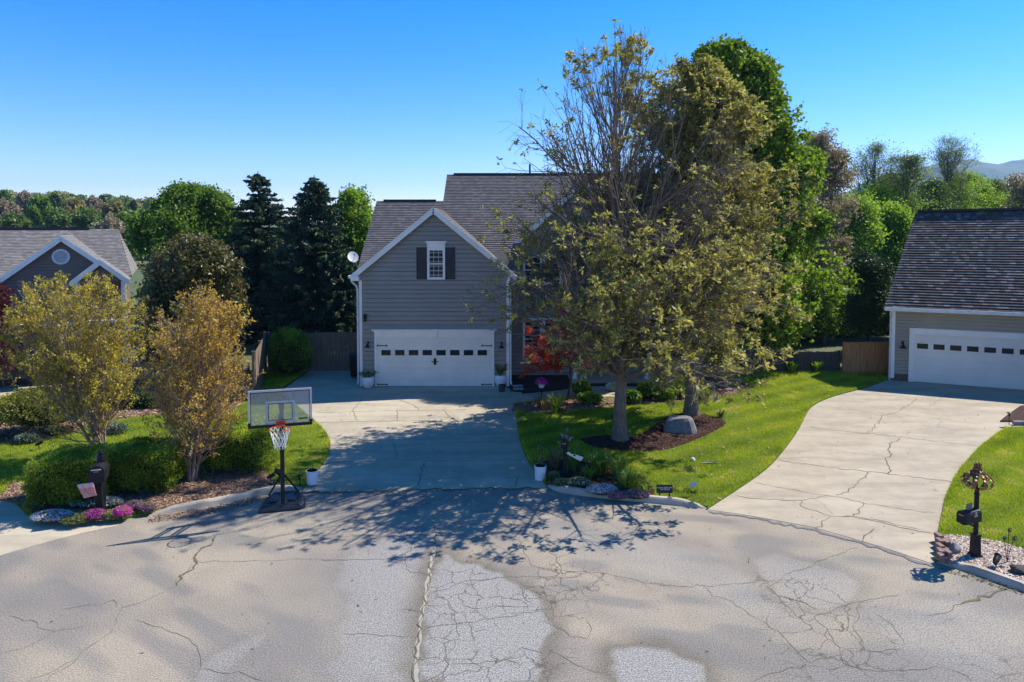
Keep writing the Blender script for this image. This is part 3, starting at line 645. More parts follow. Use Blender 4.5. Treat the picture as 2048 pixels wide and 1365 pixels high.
# returns, soffit, corner boards, gutters and downspouts
mb = MB()
for sx, x in ((-1, gx0), (1, gx1)):
    mb.box((x + sx * .13, f / 2 + .02, za + .02), (.36, .42, .18)); mb.box((x + sx * .2, f / 2 - .03, za + .13), (.42, .36, .05)); mb.build('eave_return', M_white, house, bevel=.01); mb = MB()
mb = MB()
for x, sg in ((gx0, 1), (gx1, -1)): mb.b2((x - .012 * sg, -.04, 0), (x + .11 * sg, 0.002, za - .06)); mb.b2((x - .012 * sg, .002, 0), (x - .002 * sg, .12, za - .06)); mb.build('corner_board', M_white, house); mb = MB()
for x, sg in ((gx0, -1), (gx1, 1)):
    mb = MB(); X_ = x + sg * .07
    mb.tube([(x + sg * .30, -.1, za + .03), (x + sg * .29, -.1, za - .12), (x + sg * .12, -.05, za - .3), (X_, -.05, za - .42), (X_, -.05, .25), (X_ + sg * .03, -.12, .1)], .042, 6); mb.build('downspout', M_gut, house)
    g_ = MB(); xx = x + sg * .36; g_.b2((xx - .06, -.26, za + .03), (xx + .06, 3.0 if sg < 0 else .6, za + .14)); g_.build('gutter', M_gut, house)
# garage door
dx0, dz1 = HX(754, 678); dx1 = HX(984, 700)[0]; dz1 = 2.12
d = MB(); d.b2((dx0, -.035, .02), (dx1, -.02, dz1)); n = 7
for k in range(8):   # sections with narrow shadow gaps and thin bead lines
    za_, zb_ = .02 + (dz1 - .02) * k / 8, .02 + (dz1 - .02) * (k + 1) / 8
    d.b2((dx0 + .002, -.046, za_ + .004), (dx1 - .002, -.035, zb_ - .004))
gd = d.build('garage_door', M_door, house)
for k in range(8):
    ww = (dx1 - dx0) / 8; cx = dx0 + ww * (k + .43) * 1.0; x0_ = dx0 + .19 + k * .587
    wd = MB(); wd.b2((x0_ - .02, -.056, 1.32), (x0_ + .42, -.045, 1.60)); wf = wd.build('window', M_door, gd)
    g2 = MB(); g2.b2((x0_, -.062, 1.345), (x0_ + .40, -.0555, 1.575)); g2.build('pane', M_glass, wf)
for sx, X_ in ((1, dx0), (-1, dx1)):
    for z_ in (1.76, .09):
        h_ = MB(); h_.box((X_ + sx * .2, -.052, z_), (.4, .012, .035)); h_.lathe((X_ + sx * .42, -.058, z_ - .035), [(.01, 0), (.035, .02), (.035, .05), (.01, .07)], 8); h_.box((X_ + sx * .02, -.053, z_), (.04, .014, .08)); h_.build('strap_hinge', M_black, gd)
h_ = MB(); xh = (dx0 + dx1) / 2 + .02; h_.box((xh, -.06, 1.08), (.10, .03, .28)); h_.box((xh, -.07, 1.08), (.3, .02, .03)); h_.build('handle', M_black, gd)
tr = MB(); T_ = .10
tr.b2((dx0 - T_, -.075, 0), (dx0, .002, dz1)); tr.b2((dx1, -.075, 0), (dx1 + T_, .002, dz1)); tr.b2((dx0 - T_, -.085, dz1), (dx1 + T_, .002, dz1 + .24))
for k in range(5): tr.b2((dx0 - T_ - .025 * (k + 1), -.085 - .02 * (k + 1), dz1 + .24 + k * .022), (dx1 + T_ + .025 * (k + 1), .002, dz1 + .262 + k * .022))
tr.box((xh, -.115, dz1 + .2), (.2, .09, .33), taper=1.0); tr.build('door_casing', M_white, house, bevel=.004)
fd = MB(); fd.b2((gx0, -.02, 0), (dx0 - T_ - .002, .0, .0)); 
# upper window with shutters
wx0, wz0 = HX(858, 558); wx1, wz1 = HX(887, 500)
window_unit(house, wx0, wx1, wz0 + .04, wz1, -.012, 3, 4, .07, head=True)
for xa, xb in ((HX(833, 500)[0], wx0 - .085), (wx1 + .085, HX(910, 500)[0])):
    s_ = MB(); za_, zb_ = wz0 - .02, wz1 + .1; s_.b2((xa, -.045, za_), (xb, -.015, zb_)); e = .05; zm = (za_ + zb_) / 2
    for p in (((xa, za_), (xa + e, zb_)), ((xb - e, za_), (xb, zb_)), ((xa, za_), (xb, za_ + e)), ((xa, zb_ - e), (xb, zb_)), ((xa, zm - e / 2), (xb, zm + e / 2))):
        s_.b2((p[0][0] + .001, -.058, p[0][1] + .001), (p[1][0] - .001, -.044, p[1][1] - .001))
    s_.build('shutter', M_shut, house)
lx, lz = HX(737, 689); barn_lamp(house, lx, lz, -.01, .8)
lx, lz = HX(1003, 690); barn_lamp(house, lx, lz, -.01, .8)
x_, z_ = HX(731, 633); s_ = MB(); s_.box((x_, -.08, z_), (.13, .12, .2)); s_.tube([(x_, -.1, z_ - .1), (x_ + .01, -.17, z_ - .19)], [.05, .06], 10); s_.build('security_light', M_black, house, bevel=.01)
# two-storey body behind the trees
bx0, bx1 = gx1 + .0, 9.6; bv = 2.0; ez2 = zz(1.9) - .12
wall('body_wall', house, lambda z: bx0 - .02, lambda z: bx1, 0, ez2, M_side, v=bv)
mb = MB(); mb.b2((bx1 - .2, bv + .002, 0), (bx1 - .002, 9, ez2)); mb.poly([(bx1 - .05, bv, ez2), (bx1 - .05, 2 * vb - bv, ez2), (bx1 - .05, vb, zz(vb) - .12)]); mb.build('end_wall', M_side, house)
g0 = HX(1018, 500, bv)[0]; g1 = HX(1312, 500, bv)[0]; gzp = HX(1165, 362, bv)[1] - .15; gze = HX(1165, 498, bv)[1] - .1
wall('gable_wall', house, lambda z: g0 + (z - gze) / ((gzp - gze) / ((g1 - g0) / 2)) if z > gze else g0, lambda z: g1 - (z - gze) / ((gzp - gze) / ((g1 - g0) / 2)) if z > gze else g1, ez2 - .15, gzp, M_side, v=bv - .06)
gable(house, g0, g1, gze, gzp, bv - .06, vz, ov=.15)
for (pa, pb, pc, pd_) in ((1049, 514, 1081, 566), (1089, 514, 1120, 566), (1049, 640, 1081, 716), (1089, 640, 1120, 716), (1230, 520, 1262, 575), (1372, 640, 1404, 716), (1372, 520, 1404, 575)):
    xa, zb_ = HX(pa, pb, bv); xb, za_ = HX(pc, pd_, bv); window_unit(house, xa, xb, za_, zb_, bv - (.075 if pa < 1300 and pb < 600 else .014), 2, 4, .08)
# porch with posts and door
xa = HX(1140, 700, bv)[0]; xb = HX(1345, 700, bv)[0]
mb = MB(); roof_plane(mb, (xa - .2, bv - 1.7, 2.75), (xb + .2, bv - 1.7, 2.75), (xb + .2, bv - .05, 3.45), (xa - .2, bv - .05, 3.45)); mb.build('porch_roof', [M_shin, M_white], house)
for px_ in (1150, 1294, 1338):
    q = MB(); X_ = HX(px_, 700, bv - 1.5)[0]; q.box((X_, bv - 1.5, 1.35), (.13, .13, 2.5)); q.box((X_, bv - 1.5, .15), (.2, .2, .3)); q.box((X_, bv - 1.5, 2.55), (.2, .2, .12)); q.build('porch_post', M_white, house, bevel=.008)
q = MB(); q.b2((xa - .1, bv - 1.7, 0.062), (xb + .1, bv - .02, .22)); q.build('porch_floor', M_conc, house)
q = MB(); X_ = HX(1200, 700, bv)[0]; q.b2((X_, bv - .05, .22), (X_ + .95, bv - .02, 2.3)); q.b2((X_ - .12, bv - .07, .22), (X_ - .002, bv - .01, 2.4)); q.b2((X_ + .952, bv - .07, .22), (X_ + 1.07, bv - .01, 2.4)); q.build('front_door', P('front_door_red', (.16, .03, .02), .4), house)
q = MB(); X_ = HX(1060, 340, vb)[0]; q.tube([(X_, vb + .3, zz(vb) - .4), (X_, vb + .3, zz(vb) + .55)], .05, 10); q.build('vent_pipe', M_black, house)
# satellite dish on the left eave
dp = AT(706, 515, YF + .6); sd_ = tag(empty('satellite_dish', (dp.x, dp.y, dp.z)), 'round grey satellite dish on a bent pole at the left eave of the garage gable', 'satellite dish')
q = MB(); N_ = 24
ax = Vector((.35, -.75, .55)).normalized(); uu = ax.cross(Vector((0, 0, 1))).normalized(); vv = ax.cross(uu)
rings = [[Vector((0, 0, 0)) + (uu * math.cos(2 * math.pi * j / N_) * r * .9 + vv * math.sin(2 * math.pi * j / N_) * r * 1.05) + ax * (r * r * .55) for j in range(N_)] for r in (.001, .1, .19, .26)]
for off in (0, -.012):
    for r0, r1 in zip(rings, rings[1:]):
        for j in range(N_):
            f_ = [r0[j], r0[(j + 1) % N_], r1[(j + 1) % N_], r1[j]]; f_ = [p + ax * off for p in f_]; q.poly(f_ if off else f_[::-1])
q.build('dish', P('dish_grey', (.55, .55, .55), .35), sd_, smooth=True)
q = MB(); q.tube([tuple(-ax * .02), (.08, .12, -.2), (.22, .12, -.55), (.28, .1, -.66)], .022, 8); q.tube([tuple(vv * .2), tuple(ax * .3 + vv * .06)], .012, 6); q.box(tuple(ax * .31 + vv * .05), (.06, .09, .06)); q.build('mounting_arm', P('galvanised', (.4, .4, .4), .4, metal=.5), sd_)

# ---- neighbour's house on the right --------------------------------------------
p0 = G(1815, 763); p1 = G(2048, 781); ra = math.atan2(p1.y - p0.y, p1.x - p0.x)
nh = tag(empty('neighbour_house', (p0.x, p0.y, 0), ra), 'grey neighbour house with broad dark shingle roof and white garage door, right edge', 'house')
O = Vector((p0.x, p0.y, 0)); U = Vector((math.cos(ra), math.sin(ra), 0)); W = Vector((-math.sin(ra), math.cos(ra), 0))
def NL(px, py, v=0., o=O, u=U, w_=W):
    d_ = ray(px, py); c = Vector((0, 0, HC)); t_ = ((o + w_ * v - c).dot(w_)) / d_.dot(w_); p = c + d_ * t_; r = p - o
    return r.dot(u), p.z
cx0 = NL(1783, 700)[0]; ez = NL(1800, 616, -.3)[1]
wall('front_wall', nh, lambda z: cx0, lambda z: 9.0, .32, ez + .05, M_side2, .15)
q = MB(); q.b2((cx0 + .01, -.03, 0), (0 - .02, .0, .32)); q.build('foundation', M_brick, nh)
q = MB(); q.poly([(cx0 + .01, 0, 0), (cx0 + .01, 0, ez), (cx0 + 2.2, 8.6, ez), (cx0 + 2.2, 8.6, 0)]); q.build('side_wall', M_side2, nh)
rux, rz = NL(1832, 424, 4.4); ru2, rz2 = NL(2048, 419, 4.4)
e0 = NL(1768, 614, -.35)[0]; sl3 = (rz - ez) / 4.75
q = MB(); roof_plane(q, (e0, -.35, ez), (14.5, -.35, ez), (14.5, 4.4, rz + .15), (rux, 4.4, rz), course=.17, lip=.045, th=.14)
roof_plane(q, (14.5, 9.15, ez), (e0 + 2.2, 9.15, ez), (rux, 4.4, rz), (14.5, 4.4, rz + .15), course=.5)
roof_plane(q, (e0 + 2.2, 9.15, ez), (e0, -.35, ez), (rux, 4.4, rz), (rux, 4.401, rz), course=.3)
q.build('roof', [M_shin2, M_white], nh)
q = MB(); q.beam((rux + .1, 4.4, rz + .05), (14.4, 4.4, rz + .19), .34, .1); q.build('ridge_cap', P('ridge_cap_dark', (.04, .04, .045), .85), nh)
q = MB(); q.b2((e0 + .02, -.46, ez - .13), (14.4, -.37, ez + .01)); q.build('gutter', M_gut, nh)
q = MB(); q.b2((e0 + .1, -.36, ez - .15), (14.4, .0, ez - .12)); q.build('soffit', M_white, nh)
q = MB(); q.b2((cx0 - .02, -.05, .1), (cx0 + .12, .02, ez)); q.build('corner_board', M_white, nh)
q = MB(); q.tube([(cx0 - .1, -.4, ez - .1), (cx0 - .1, -.3, ez - .35), (cx0 - .07, -.1, ez - .5), (cx0 - .07, -.08, .15), (cx0 - .07, -.2, .08)], .04, 6); q.build('downspout', M_gut, nh)
d0 = NL(1828, 700)[0]; dtop = NL(1900, 690)[1]; dtop = 2.13
d1 = d0 + 4.95
d = MB(); d.b2((d0, -.04, .02), (d1, -.02, dtop)); rows_ = 6
for k in range(rows_):
    za_, zb_ = .02 + (dtop - .02) * k / rows_, .02 + (dtop - .02) * (k + 1) / rows_
    d.b2((d0 + .002, -.048, za_ + .004), (d1 - .002, -.04, zb_ - .004))
    if k != 4:
        for j in range(8):
            cw = (d1 - d0) / 8; xa = d0 + cw * j + .07; d.b2((xa, -.056, za_ + .06), (xa + cw - .14, -.048, zb_ - .06))
gd2 = d.build('garage_door', M_door, nh, bevel=.003)
for j in range(8):
    cw = (d1 - d0) / 8; xa = d0 + cw * j + .10; za_ = .02 + (dtop - .02) * 4 / 6
    wf = MB(); wf.b2((xa - .03, -.066, za_ + .04), (xa + cw - .17, -.048, za_ + .33)); w_o = wf.build('window', M_white, gd2)
    g2 = MB(); g2.b2((xa, -.072, za_ + .07), (xa + cw - .2, -.0655, za_ + .30)); g2.build('pane', M_glass, w_o)
q = MB(); q.b2((d0 - .2, -.08, 0), (d0, .002, dtop)); q.b2((d1, -.08, 0), (d1 + .2, .002, dtop)); q.b2((d0 - .2, -.09, dtop), (d1 + .2, .002, dtop + .26)); q.build('door_casing', M_white, nh, bevel=.005)
lx, lz = NL(1805, 690); barn_lamp(nh, lx, lz, -.01, 1.0)
# projecting wing just right of the frame: its roof throws the stepped shadow on the drive
q = MB(); wx = 6.4; q.b2((wx, -5.2, 0), (wx + .2, -.002, ez)); q.b2((wx + .2, -5.2, 0), (13.5, -5.0, ez)); q.b2((13.3, -5.0, 0), (13.5, 8.6, ez)); q.poly([(wx, -5.19, ez), (13.5, -5.19, ez), ((wx + 13.5) / 2, -5.19, ez + 2.9)]); q.build('wing_wall', M_side2, nh)
q = MB(); xm_ = (wx + 13.5) / 2
roof_plane(q, (wx - .3, 0.2, ez - .1), (wx - .3, -5.5, ez - .1), (xm_, -5.5, ez + 3.1), (xm_, 3.2, ez + 3.1), course=.3); roof_plane(q, (13.8, -5.5, ez - .1), (13.8, .2, ez - .1), (xm_, 3.2, ez + 3.1), (xm_, -5.5, ez + 3.1), course=.3)
q.build('wing_roof', [M_shin2, M_white], nh)

# ---- house at the left edge ----------------------------------------------------
lh0 = G(262, 745); lr = R(27)
lh = tag(empty('left_house', (lh0.x, lh0.y, 0), lr), 'brown house with pale grey shingles and a round gable vent at the left edge', 'house')
O2 = Vector((lh0.x, lh0.y, 0)); U2 = Vector((math.cos(lr), math.sin(lr), 0)); W2 = Vector((-math.sin(lr), math.cos(lr), 0))
def LL(px, py, v=0.): return NL(px, py, v, O2, U2, W2)
er, ezl = LL(263, 552, -.3); rr, rzl = LL(235, 459, 3.6)
q = MB(); roof_plane(q, (-20, -.3, ezl), (er, -.3, ezl), (rr, 3.6, rzl), (-20, 3.6, rzl), course=.14, lip=.02); roof_plane(q, (er, 7.6, ezl), (-20, 7.6, ezl), (-20, 3.6, rzl), (rr, 3.6, rzl), course=.5)
roof_plane(q, (er, -.3, ezl), (er, 7.6, ezl), (rr, 3.601, rzl), (rr, 3.6, rzl), course=.3); q.build('roof', [M_shin3, M_white], lh)
q = MB(); q.beam((-19, 3.6, rzl + .04), (rr - 1.2, 3.6, rzl + .04), .25, .1); q.build('ridge_vent', P('ridge_vent', (.035, .035, .045), .8), lh)
wall('front_wall', lh, lambda z: -20, lambda z: er - .4, 0, ezl, M_side3, .13)
q = MB(); q.b2((er - .6, .002, 0), (er - .4, 7.4, ezl)); q.build('side_wall', M_side3, lh)
slv = (rzl - ezl) / 3.9; vzl = lambda z: -.3 + (z - ezl) / slv
def lgable(pk, lft, rgt, v):
    xp_, zp_ = LL(pk[0], pk[1], v); xr_, zr_ = LL(rgt[0], rgt[1], v); hw = xr_ - xp_; zb_ = zr_
    x0_, x1_ = xp_ - hw, xp_ + hw
    if lft: zl = zb_ - (zp_ - zb_) / hw * (hw * .0)
    s_ = (zp_ - zb_) / hw; ext = lft; x0_ -= ext; zlo = zb_ - s_ * 0
    return xp_, zp_ - .2, hw, s_
# big gable
xp_, zp_ = LL(123, 470, -.9); s_ = .80; hw = 3.6; zb_ = zp_ - .2 - s_ * hw
loL = lambda z: xp_ - hw if z < zb_ else xp_ - hw + (z - zb_) / s_
hiL = lambda z: min(xp_ + 2.15, xp_ + (zp_ - .2 - z) / s_)
wall('gable_wall', lh, loL, hiL, 0, zp_ - .22, M_side3, .13, v=-.9)
gable(lh, xp_ - hw, xp_ + 2.0, zb_, zp_ - .2, -.9, vzl, xcen=xp_, mats=[M_shin3, M_white], ov=.25)
# small entry gable in front
xq, zq = LL(200, 517, -2.2); hw2 = .95; s2_ = .85; zb2 = zq - .2 - s2_ * hw2
wall('entry_gable_wall', lh, lambda z: xq - hw2 + (z - zb2) / s2_, lambda z: xq + hw2 - (z - zb2) / s2_, zb2, zq - .22, M_side3, .13, v=-2.2)
gable(lh, xq - hw2, xq + hw2, zb2, zq - .2, -2.2, lambda z: -.9, mats=[M_shin3, M_white], ov=.15)
for xx in (xq - hw2 + .1, xq + hw2 - .1):
    q = MB(); q.box((xx, -2.1, zb2 / 2), (.18, .18, zb2)); q.build('porch_post', M_white, lh)
vx, vz_ = LL(122, 514, -.92); q = MB()
for j in range(28):
    a0, a1 = 2 * math.pi * j / 28, 2 * math.pi * (j + 1) / 28
    P_ = lambda r, a_, y_: (vx + r * math.cos(a_), y_, vz_ + r * math.sin(a_))
    q.poly([P_(.25, a0, -.98), P_(.34, a0, -.98), P_(.34, a1, -.98), P_(.25, a1, -.98)][::-1]); q.poly([P_(.34, a0, -.98), P_(.34, a0, -.9), P_(.34, a1, -.9), P_(.34, a1, -.98)])
for k in range(9):
    z_ = -.22 + k * .055; hw_ = math.sqrt(max(.0, .26 ** 2 - z_ ** 2)); q.beam((vx - hw_, -.95, vz_ + z_), (vx + hw_, -.95, vz_ + z_), .05, .02, up=(0, -.6, .8))
q.poly([P_(.3, 2 * math.pi * j / 28, -.925) for j in range(28)][::-1]); q.build('round_vent', P('vent_white', (.62, .64, .68), .5), lh)
q = MB(); xg, _ = LL(20, 700, -.9); q.b2((xg - 4.2, -.95, 0), (xg + .6, -.93, 2.2)); q.build('garage_door', P('dark_opening', (.03, .03, .035), .6), lh)
q = MB(); q.b2((xp_ - hw, -1.5, 2.55), (xp_ + 2.0, -.93, 2.68)); q.build('porch_beam', M_white, lh)

# ================================================================ FENCES
M_fence = P('weathered_cedar', (.24, .165, .11), .9, (.15, .105, .075), 3, .01, stretch=(4, 4, .4))
M_fence2 = P('new_cedar', (.46, .225, .085), .8, (.30, .14, .055), 3, .01, stretch=(4, 4, .4))
M_fence3 = P('dark_stained_fence', (.075, .065, .055), .9, (.05, .042, .036), 3, stretch=(4, 4, .4))
def fence(name, a, b, h, mat, label, seed, pitch=.145, gap=.014, z0=.03, rail=True, postw=.1, posts=2.4, group=None, cap=0):
    a = Vector((a[0], a[1], 0)); b = Vector((b[0], b[1], 0)); L = (b - a).length; r = math.atan2(b.y - a.y, b.x - a.x); rg = random.Random(seed)
    e = tag(empty(name, tuple(a), r), label, 'fence', group); n = int(L / pitch); q = MB()
    for k in range(n):
        hh = h + rg.uniform(-.02, .02); x = k * pitch + pitch / 2; w_ = pitch - gap * rg.uniform(.4, 1.6)
        q.box((x, 0, (z0 + hh) / 2), (w_, .018, hh - z0)); 
        q.v[-4:] = q.v[-4:]
    q.build('pickets', mat, e)
    if rail:
        q = MB()
        for z_ in (.35, h * .55, h - .3): q.b2((0, .012, z_), (L, .055, z_ + .085))
        q.build('rails', mat, e)
    k = 0; m_ = max(1, int(round(L / posts)))
    for k in range(m_ + 1):
        q = MB(); q.box((L * k / m_, .08 if rail else 0, (h + .04) / 2), (postw, postw, h + .04)); q.build('post', mat, e)
    if cap: q = MB(); q.b2((-.03, -.06, h + .0), (L + .03, .08, h + .035)); q.build('cap_rail', mat, e)
    return e
a = G(728, 742); b = G(538, 745); fence('board_fence', (b.x, b.y), (a.x, a.y), 1.85, M_fence, 'brown board fence with light gaps between the garage and the corner post', 1, gap=.012)
c = G(512, 800); fence('board_fence', (c.x, c.y), (b.x - .06, b.y - .1), 1.9, M_fence, 'brown board fence running back from the yellow crape myrtle to the corner', 2)
g = G(1688, 748); h_ = G(1782, 749); fence('cedar_gate', (g.x, g.y), (h_.x, h_.y), 1.45, M_fence2, 'new reddish cedar gate panels beside the neighbour garage', 3, posts=1.35, gap=.008, cap=1)
i_ = G(1380, 746); fence('dark_fence', (i_.x, i_.y + .3), (g.x - .08, g.y + .3), .98, M_fence3, 'low dark stained fence along the far edge of the sunny lawn', 4, gap=.006)
j_ = G(200, 752); fence('split_fence', (j_.x, j_.y), (c.x - 1.2, c.y + 2.2), .95, M_fence, 'low slatted fence behind the two yellow crape myrtles', 5, pitch=.2, gap=.07)
pp = G(300, 776); q = MB(); q.tube([(0, 0, 0), (.01, 0, .9), (-.01, 0, 1.75)], [.075, .07, .065], 8); o = q.build('wooden_post', P('bleached_wood', (.42, .37, .31), .9, (.25, .2, .16), 6, .01, stretch=(5, 5, .6)), loc=pp)
tag(o, 'pale bleached wooden post standing between the two yellow crape myrtles', 'post')
# ================================================================ VEGETATION
def nrm(a): return a / (np.linalg.norm(a, axis=-1, keepdims=True) + 1e-9)
def tubes(paths, rads, k):
    """paths (M,n,3), rads (M,n) -> verts, quads"""
    M_, n = paths.shape[:2]; d = np.empty_like(paths); d[:, 1:-1] = paths[:, 2:] - paths[:, :-2]; d[:, 0] = paths[:, 1] - paths[:, 0]; d[:, -1] = paths[:, -1] - paths[:, -2]
    d = nrm(d); ref = np.where(np.abs(d[..., 2:3]) > .8, np.array([1., 0, 0]), np.array([0, 0, 1.])); u = nrm(np.cross(d, ref)); v = np.cross(d, u)
    t = np.arange(k) * 2 * math.pi / k
    V = paths[:, :, None] + (u[:, :, None] * np.cos(t)[None, None, :, None] + v[:, :, None] * np.sin(t)[None, None, :, None]) * rads[:, :, None, None]
    m, i, j = np.meshgrid(np.arange(M_), np.arange(n - 1), np.arange(k), indexing='ij'); b = (m * n + i) * k; j2 = (j + 1) % k
    F_ = np.stack([b + j, b + j2, b + k + j2, b + k + j], -1).reshape(-1, 4)
    return V.reshape(-1, 3), F_
def grow(par, prad, rg, count, t0, t1, ang, length, n=5, up=.3, wob=.12, env=None, rr=.55, tpow=1., lt=.5, minr=.004):
    """children branching off parent paths"""
    M_, pn = par.shape[:2]; pi = rg.integers(0, M_, count); t = t0 + (t1 - t0) * rg.random(count) ** tpow
    f = t * (pn - 1); i0 = np.minimum(f.astype(int), pn - 2); fr = (f - i0)[:, None]
    p0 = par[pi, i0] * (1 - fr) + par[pi, i0 + 1] * fr; d = nrm(par[pi, i0 + 1] - par[pi, i0]); r0 = prad[pi, i0] * (1 - fr[:, 0]) + prad[pi, i0 + 1] * fr[:, 0]
    q = nrm(rg.normal(size=(count, 3))); q = nrm(q - (q * d).sum(1, keepdims=True) * d); a = R(ang) * rg.uniform(.65, 1.3, count)[:, None]
    dr = d * np.cos(a) + q * np.sin(a); L = length * rg.uniform(.5, 1.15, count) * (1 - lt * t)
    if env is not None:
        for s in range(5):
            bad = ~env(p0 + (dr + np.array([0, 0, up * .5])) * L[:, None]); L[bad] *= .65
    paths = np.empty((count, n, 3)); paths[:, 0] = p0; c = p0.copy(); dd = dr
    for k in range(1, n):
        dd = nrm(dd + np.array([0, 0, up / n]) + rg.normal(size=(count, 3)) * wob); c = c + dd * (L / (n - 1))[:, None]; paths[:, k] = c
    rb = np.minimum(r0 * rr, .02 + L * .03); rads = rb[:, None] * np.linspace(1, .25, n)[None]; rads = np.maximum(rads, minr)
    return paths, rads
def leafquads(c, size, rg, asp=.55, flat=0., axis=None, fold=.25):
    """diamond leaves, slightly folded: c (N,3)"""
    n = len(c); a = nrm(rg.normal(size=(n, 3)) + (axis if axis is not None else 0)); b = rg.normal(size=(n, 3))
    if flat: b[:, 2] *= (1 - flat); a[:, 2] *= (1 - flat * .7); a = nrm(a)
    b = nrm(b - (b * a).sum(1, keepdims=True) * a); nn = np.cross(a, b); s = (size * rg.uniform(.6, 1.3, n))[:, None]
    V = np.stack([c - a * s * .5, c + b * s * asp * .5 + nn * s * fold * .3, c + a * s * .5, c - b * s * asp * .5 + nn * s * fold * .3], 1)
    return V.reshape(-1, 3), np.arange(n * 4).reshape(-1, 4)
def sprays(c, size, rg, k=6, asp=.42, up=.25, fold=.3):
    """whorls of k leaves opening from every point, the way oak buds break"""
    n = len(c); cc = np.repeat(c, k, 0); a = rg.normal(size=(n * k, 3)); a[:, 2] = a[:, 2] * .7 + up; a = nrm(a); b = rg.normal(size=(n * k, 3)); b = nrm(b - (b * a).sum(1, keepdims=True) * a); nn = np.cross(a, b)
    s = (size * np.repeat(rg.uniform(.65, 1.25, n), k) * rg.uniform(.75, 1.2, n * k))[:, None]; t_ = cc + a * s; m_ = cc + a * s * .55 - nn * s * .06
    V = np.stack([cc, m_ + b * s * asp * .5 + nn * s * fold * .3, t_ - nn * s * .12, m_ - b * s * asp * .5 + nn * s * fold * .3], 1)
    return V.reshape(-1, 3), np.arange(n * k * 4).reshape(-1, 4)
def along(paths, rg, count, t0=0., spread=.1, tpow=1.):
    M_, pn = paths.shape[:2]; pi = rg.integers(0, M_, count); t = t0 + (1 - t0) * rg.random(count) ** tpow; f = t * (pn - 1); i0 = np.minimum(f.astype(int), pn - 2); fr = (f - i0)[:, None]
    p = paths[pi, i0] * (1 - fr) + paths[pi, i0 + 1] * fr
    return p + rg.normal(size=(count, 3)) * spread, pi, nrm(paths[pi, -1] - paths[pi, 0])
def M_bark(name, c, c2): return P(name, c, .9, c2, 3, .015, stretch=(6, 6, 1.2))
B_oak = M_bark('oak_bark', (.23, .18, .13), (.12, .09, .065)); B_grey = M_bark('grey_bark', (.17, .15, .125), (.09, .08, .07)); B_tan = M_bark('crape_bark', (.36, .26, .19), (.22, .16, .12)); B_dark = M_bark('dark_bark', (.07, .055, .045), (.035, .03, .025))

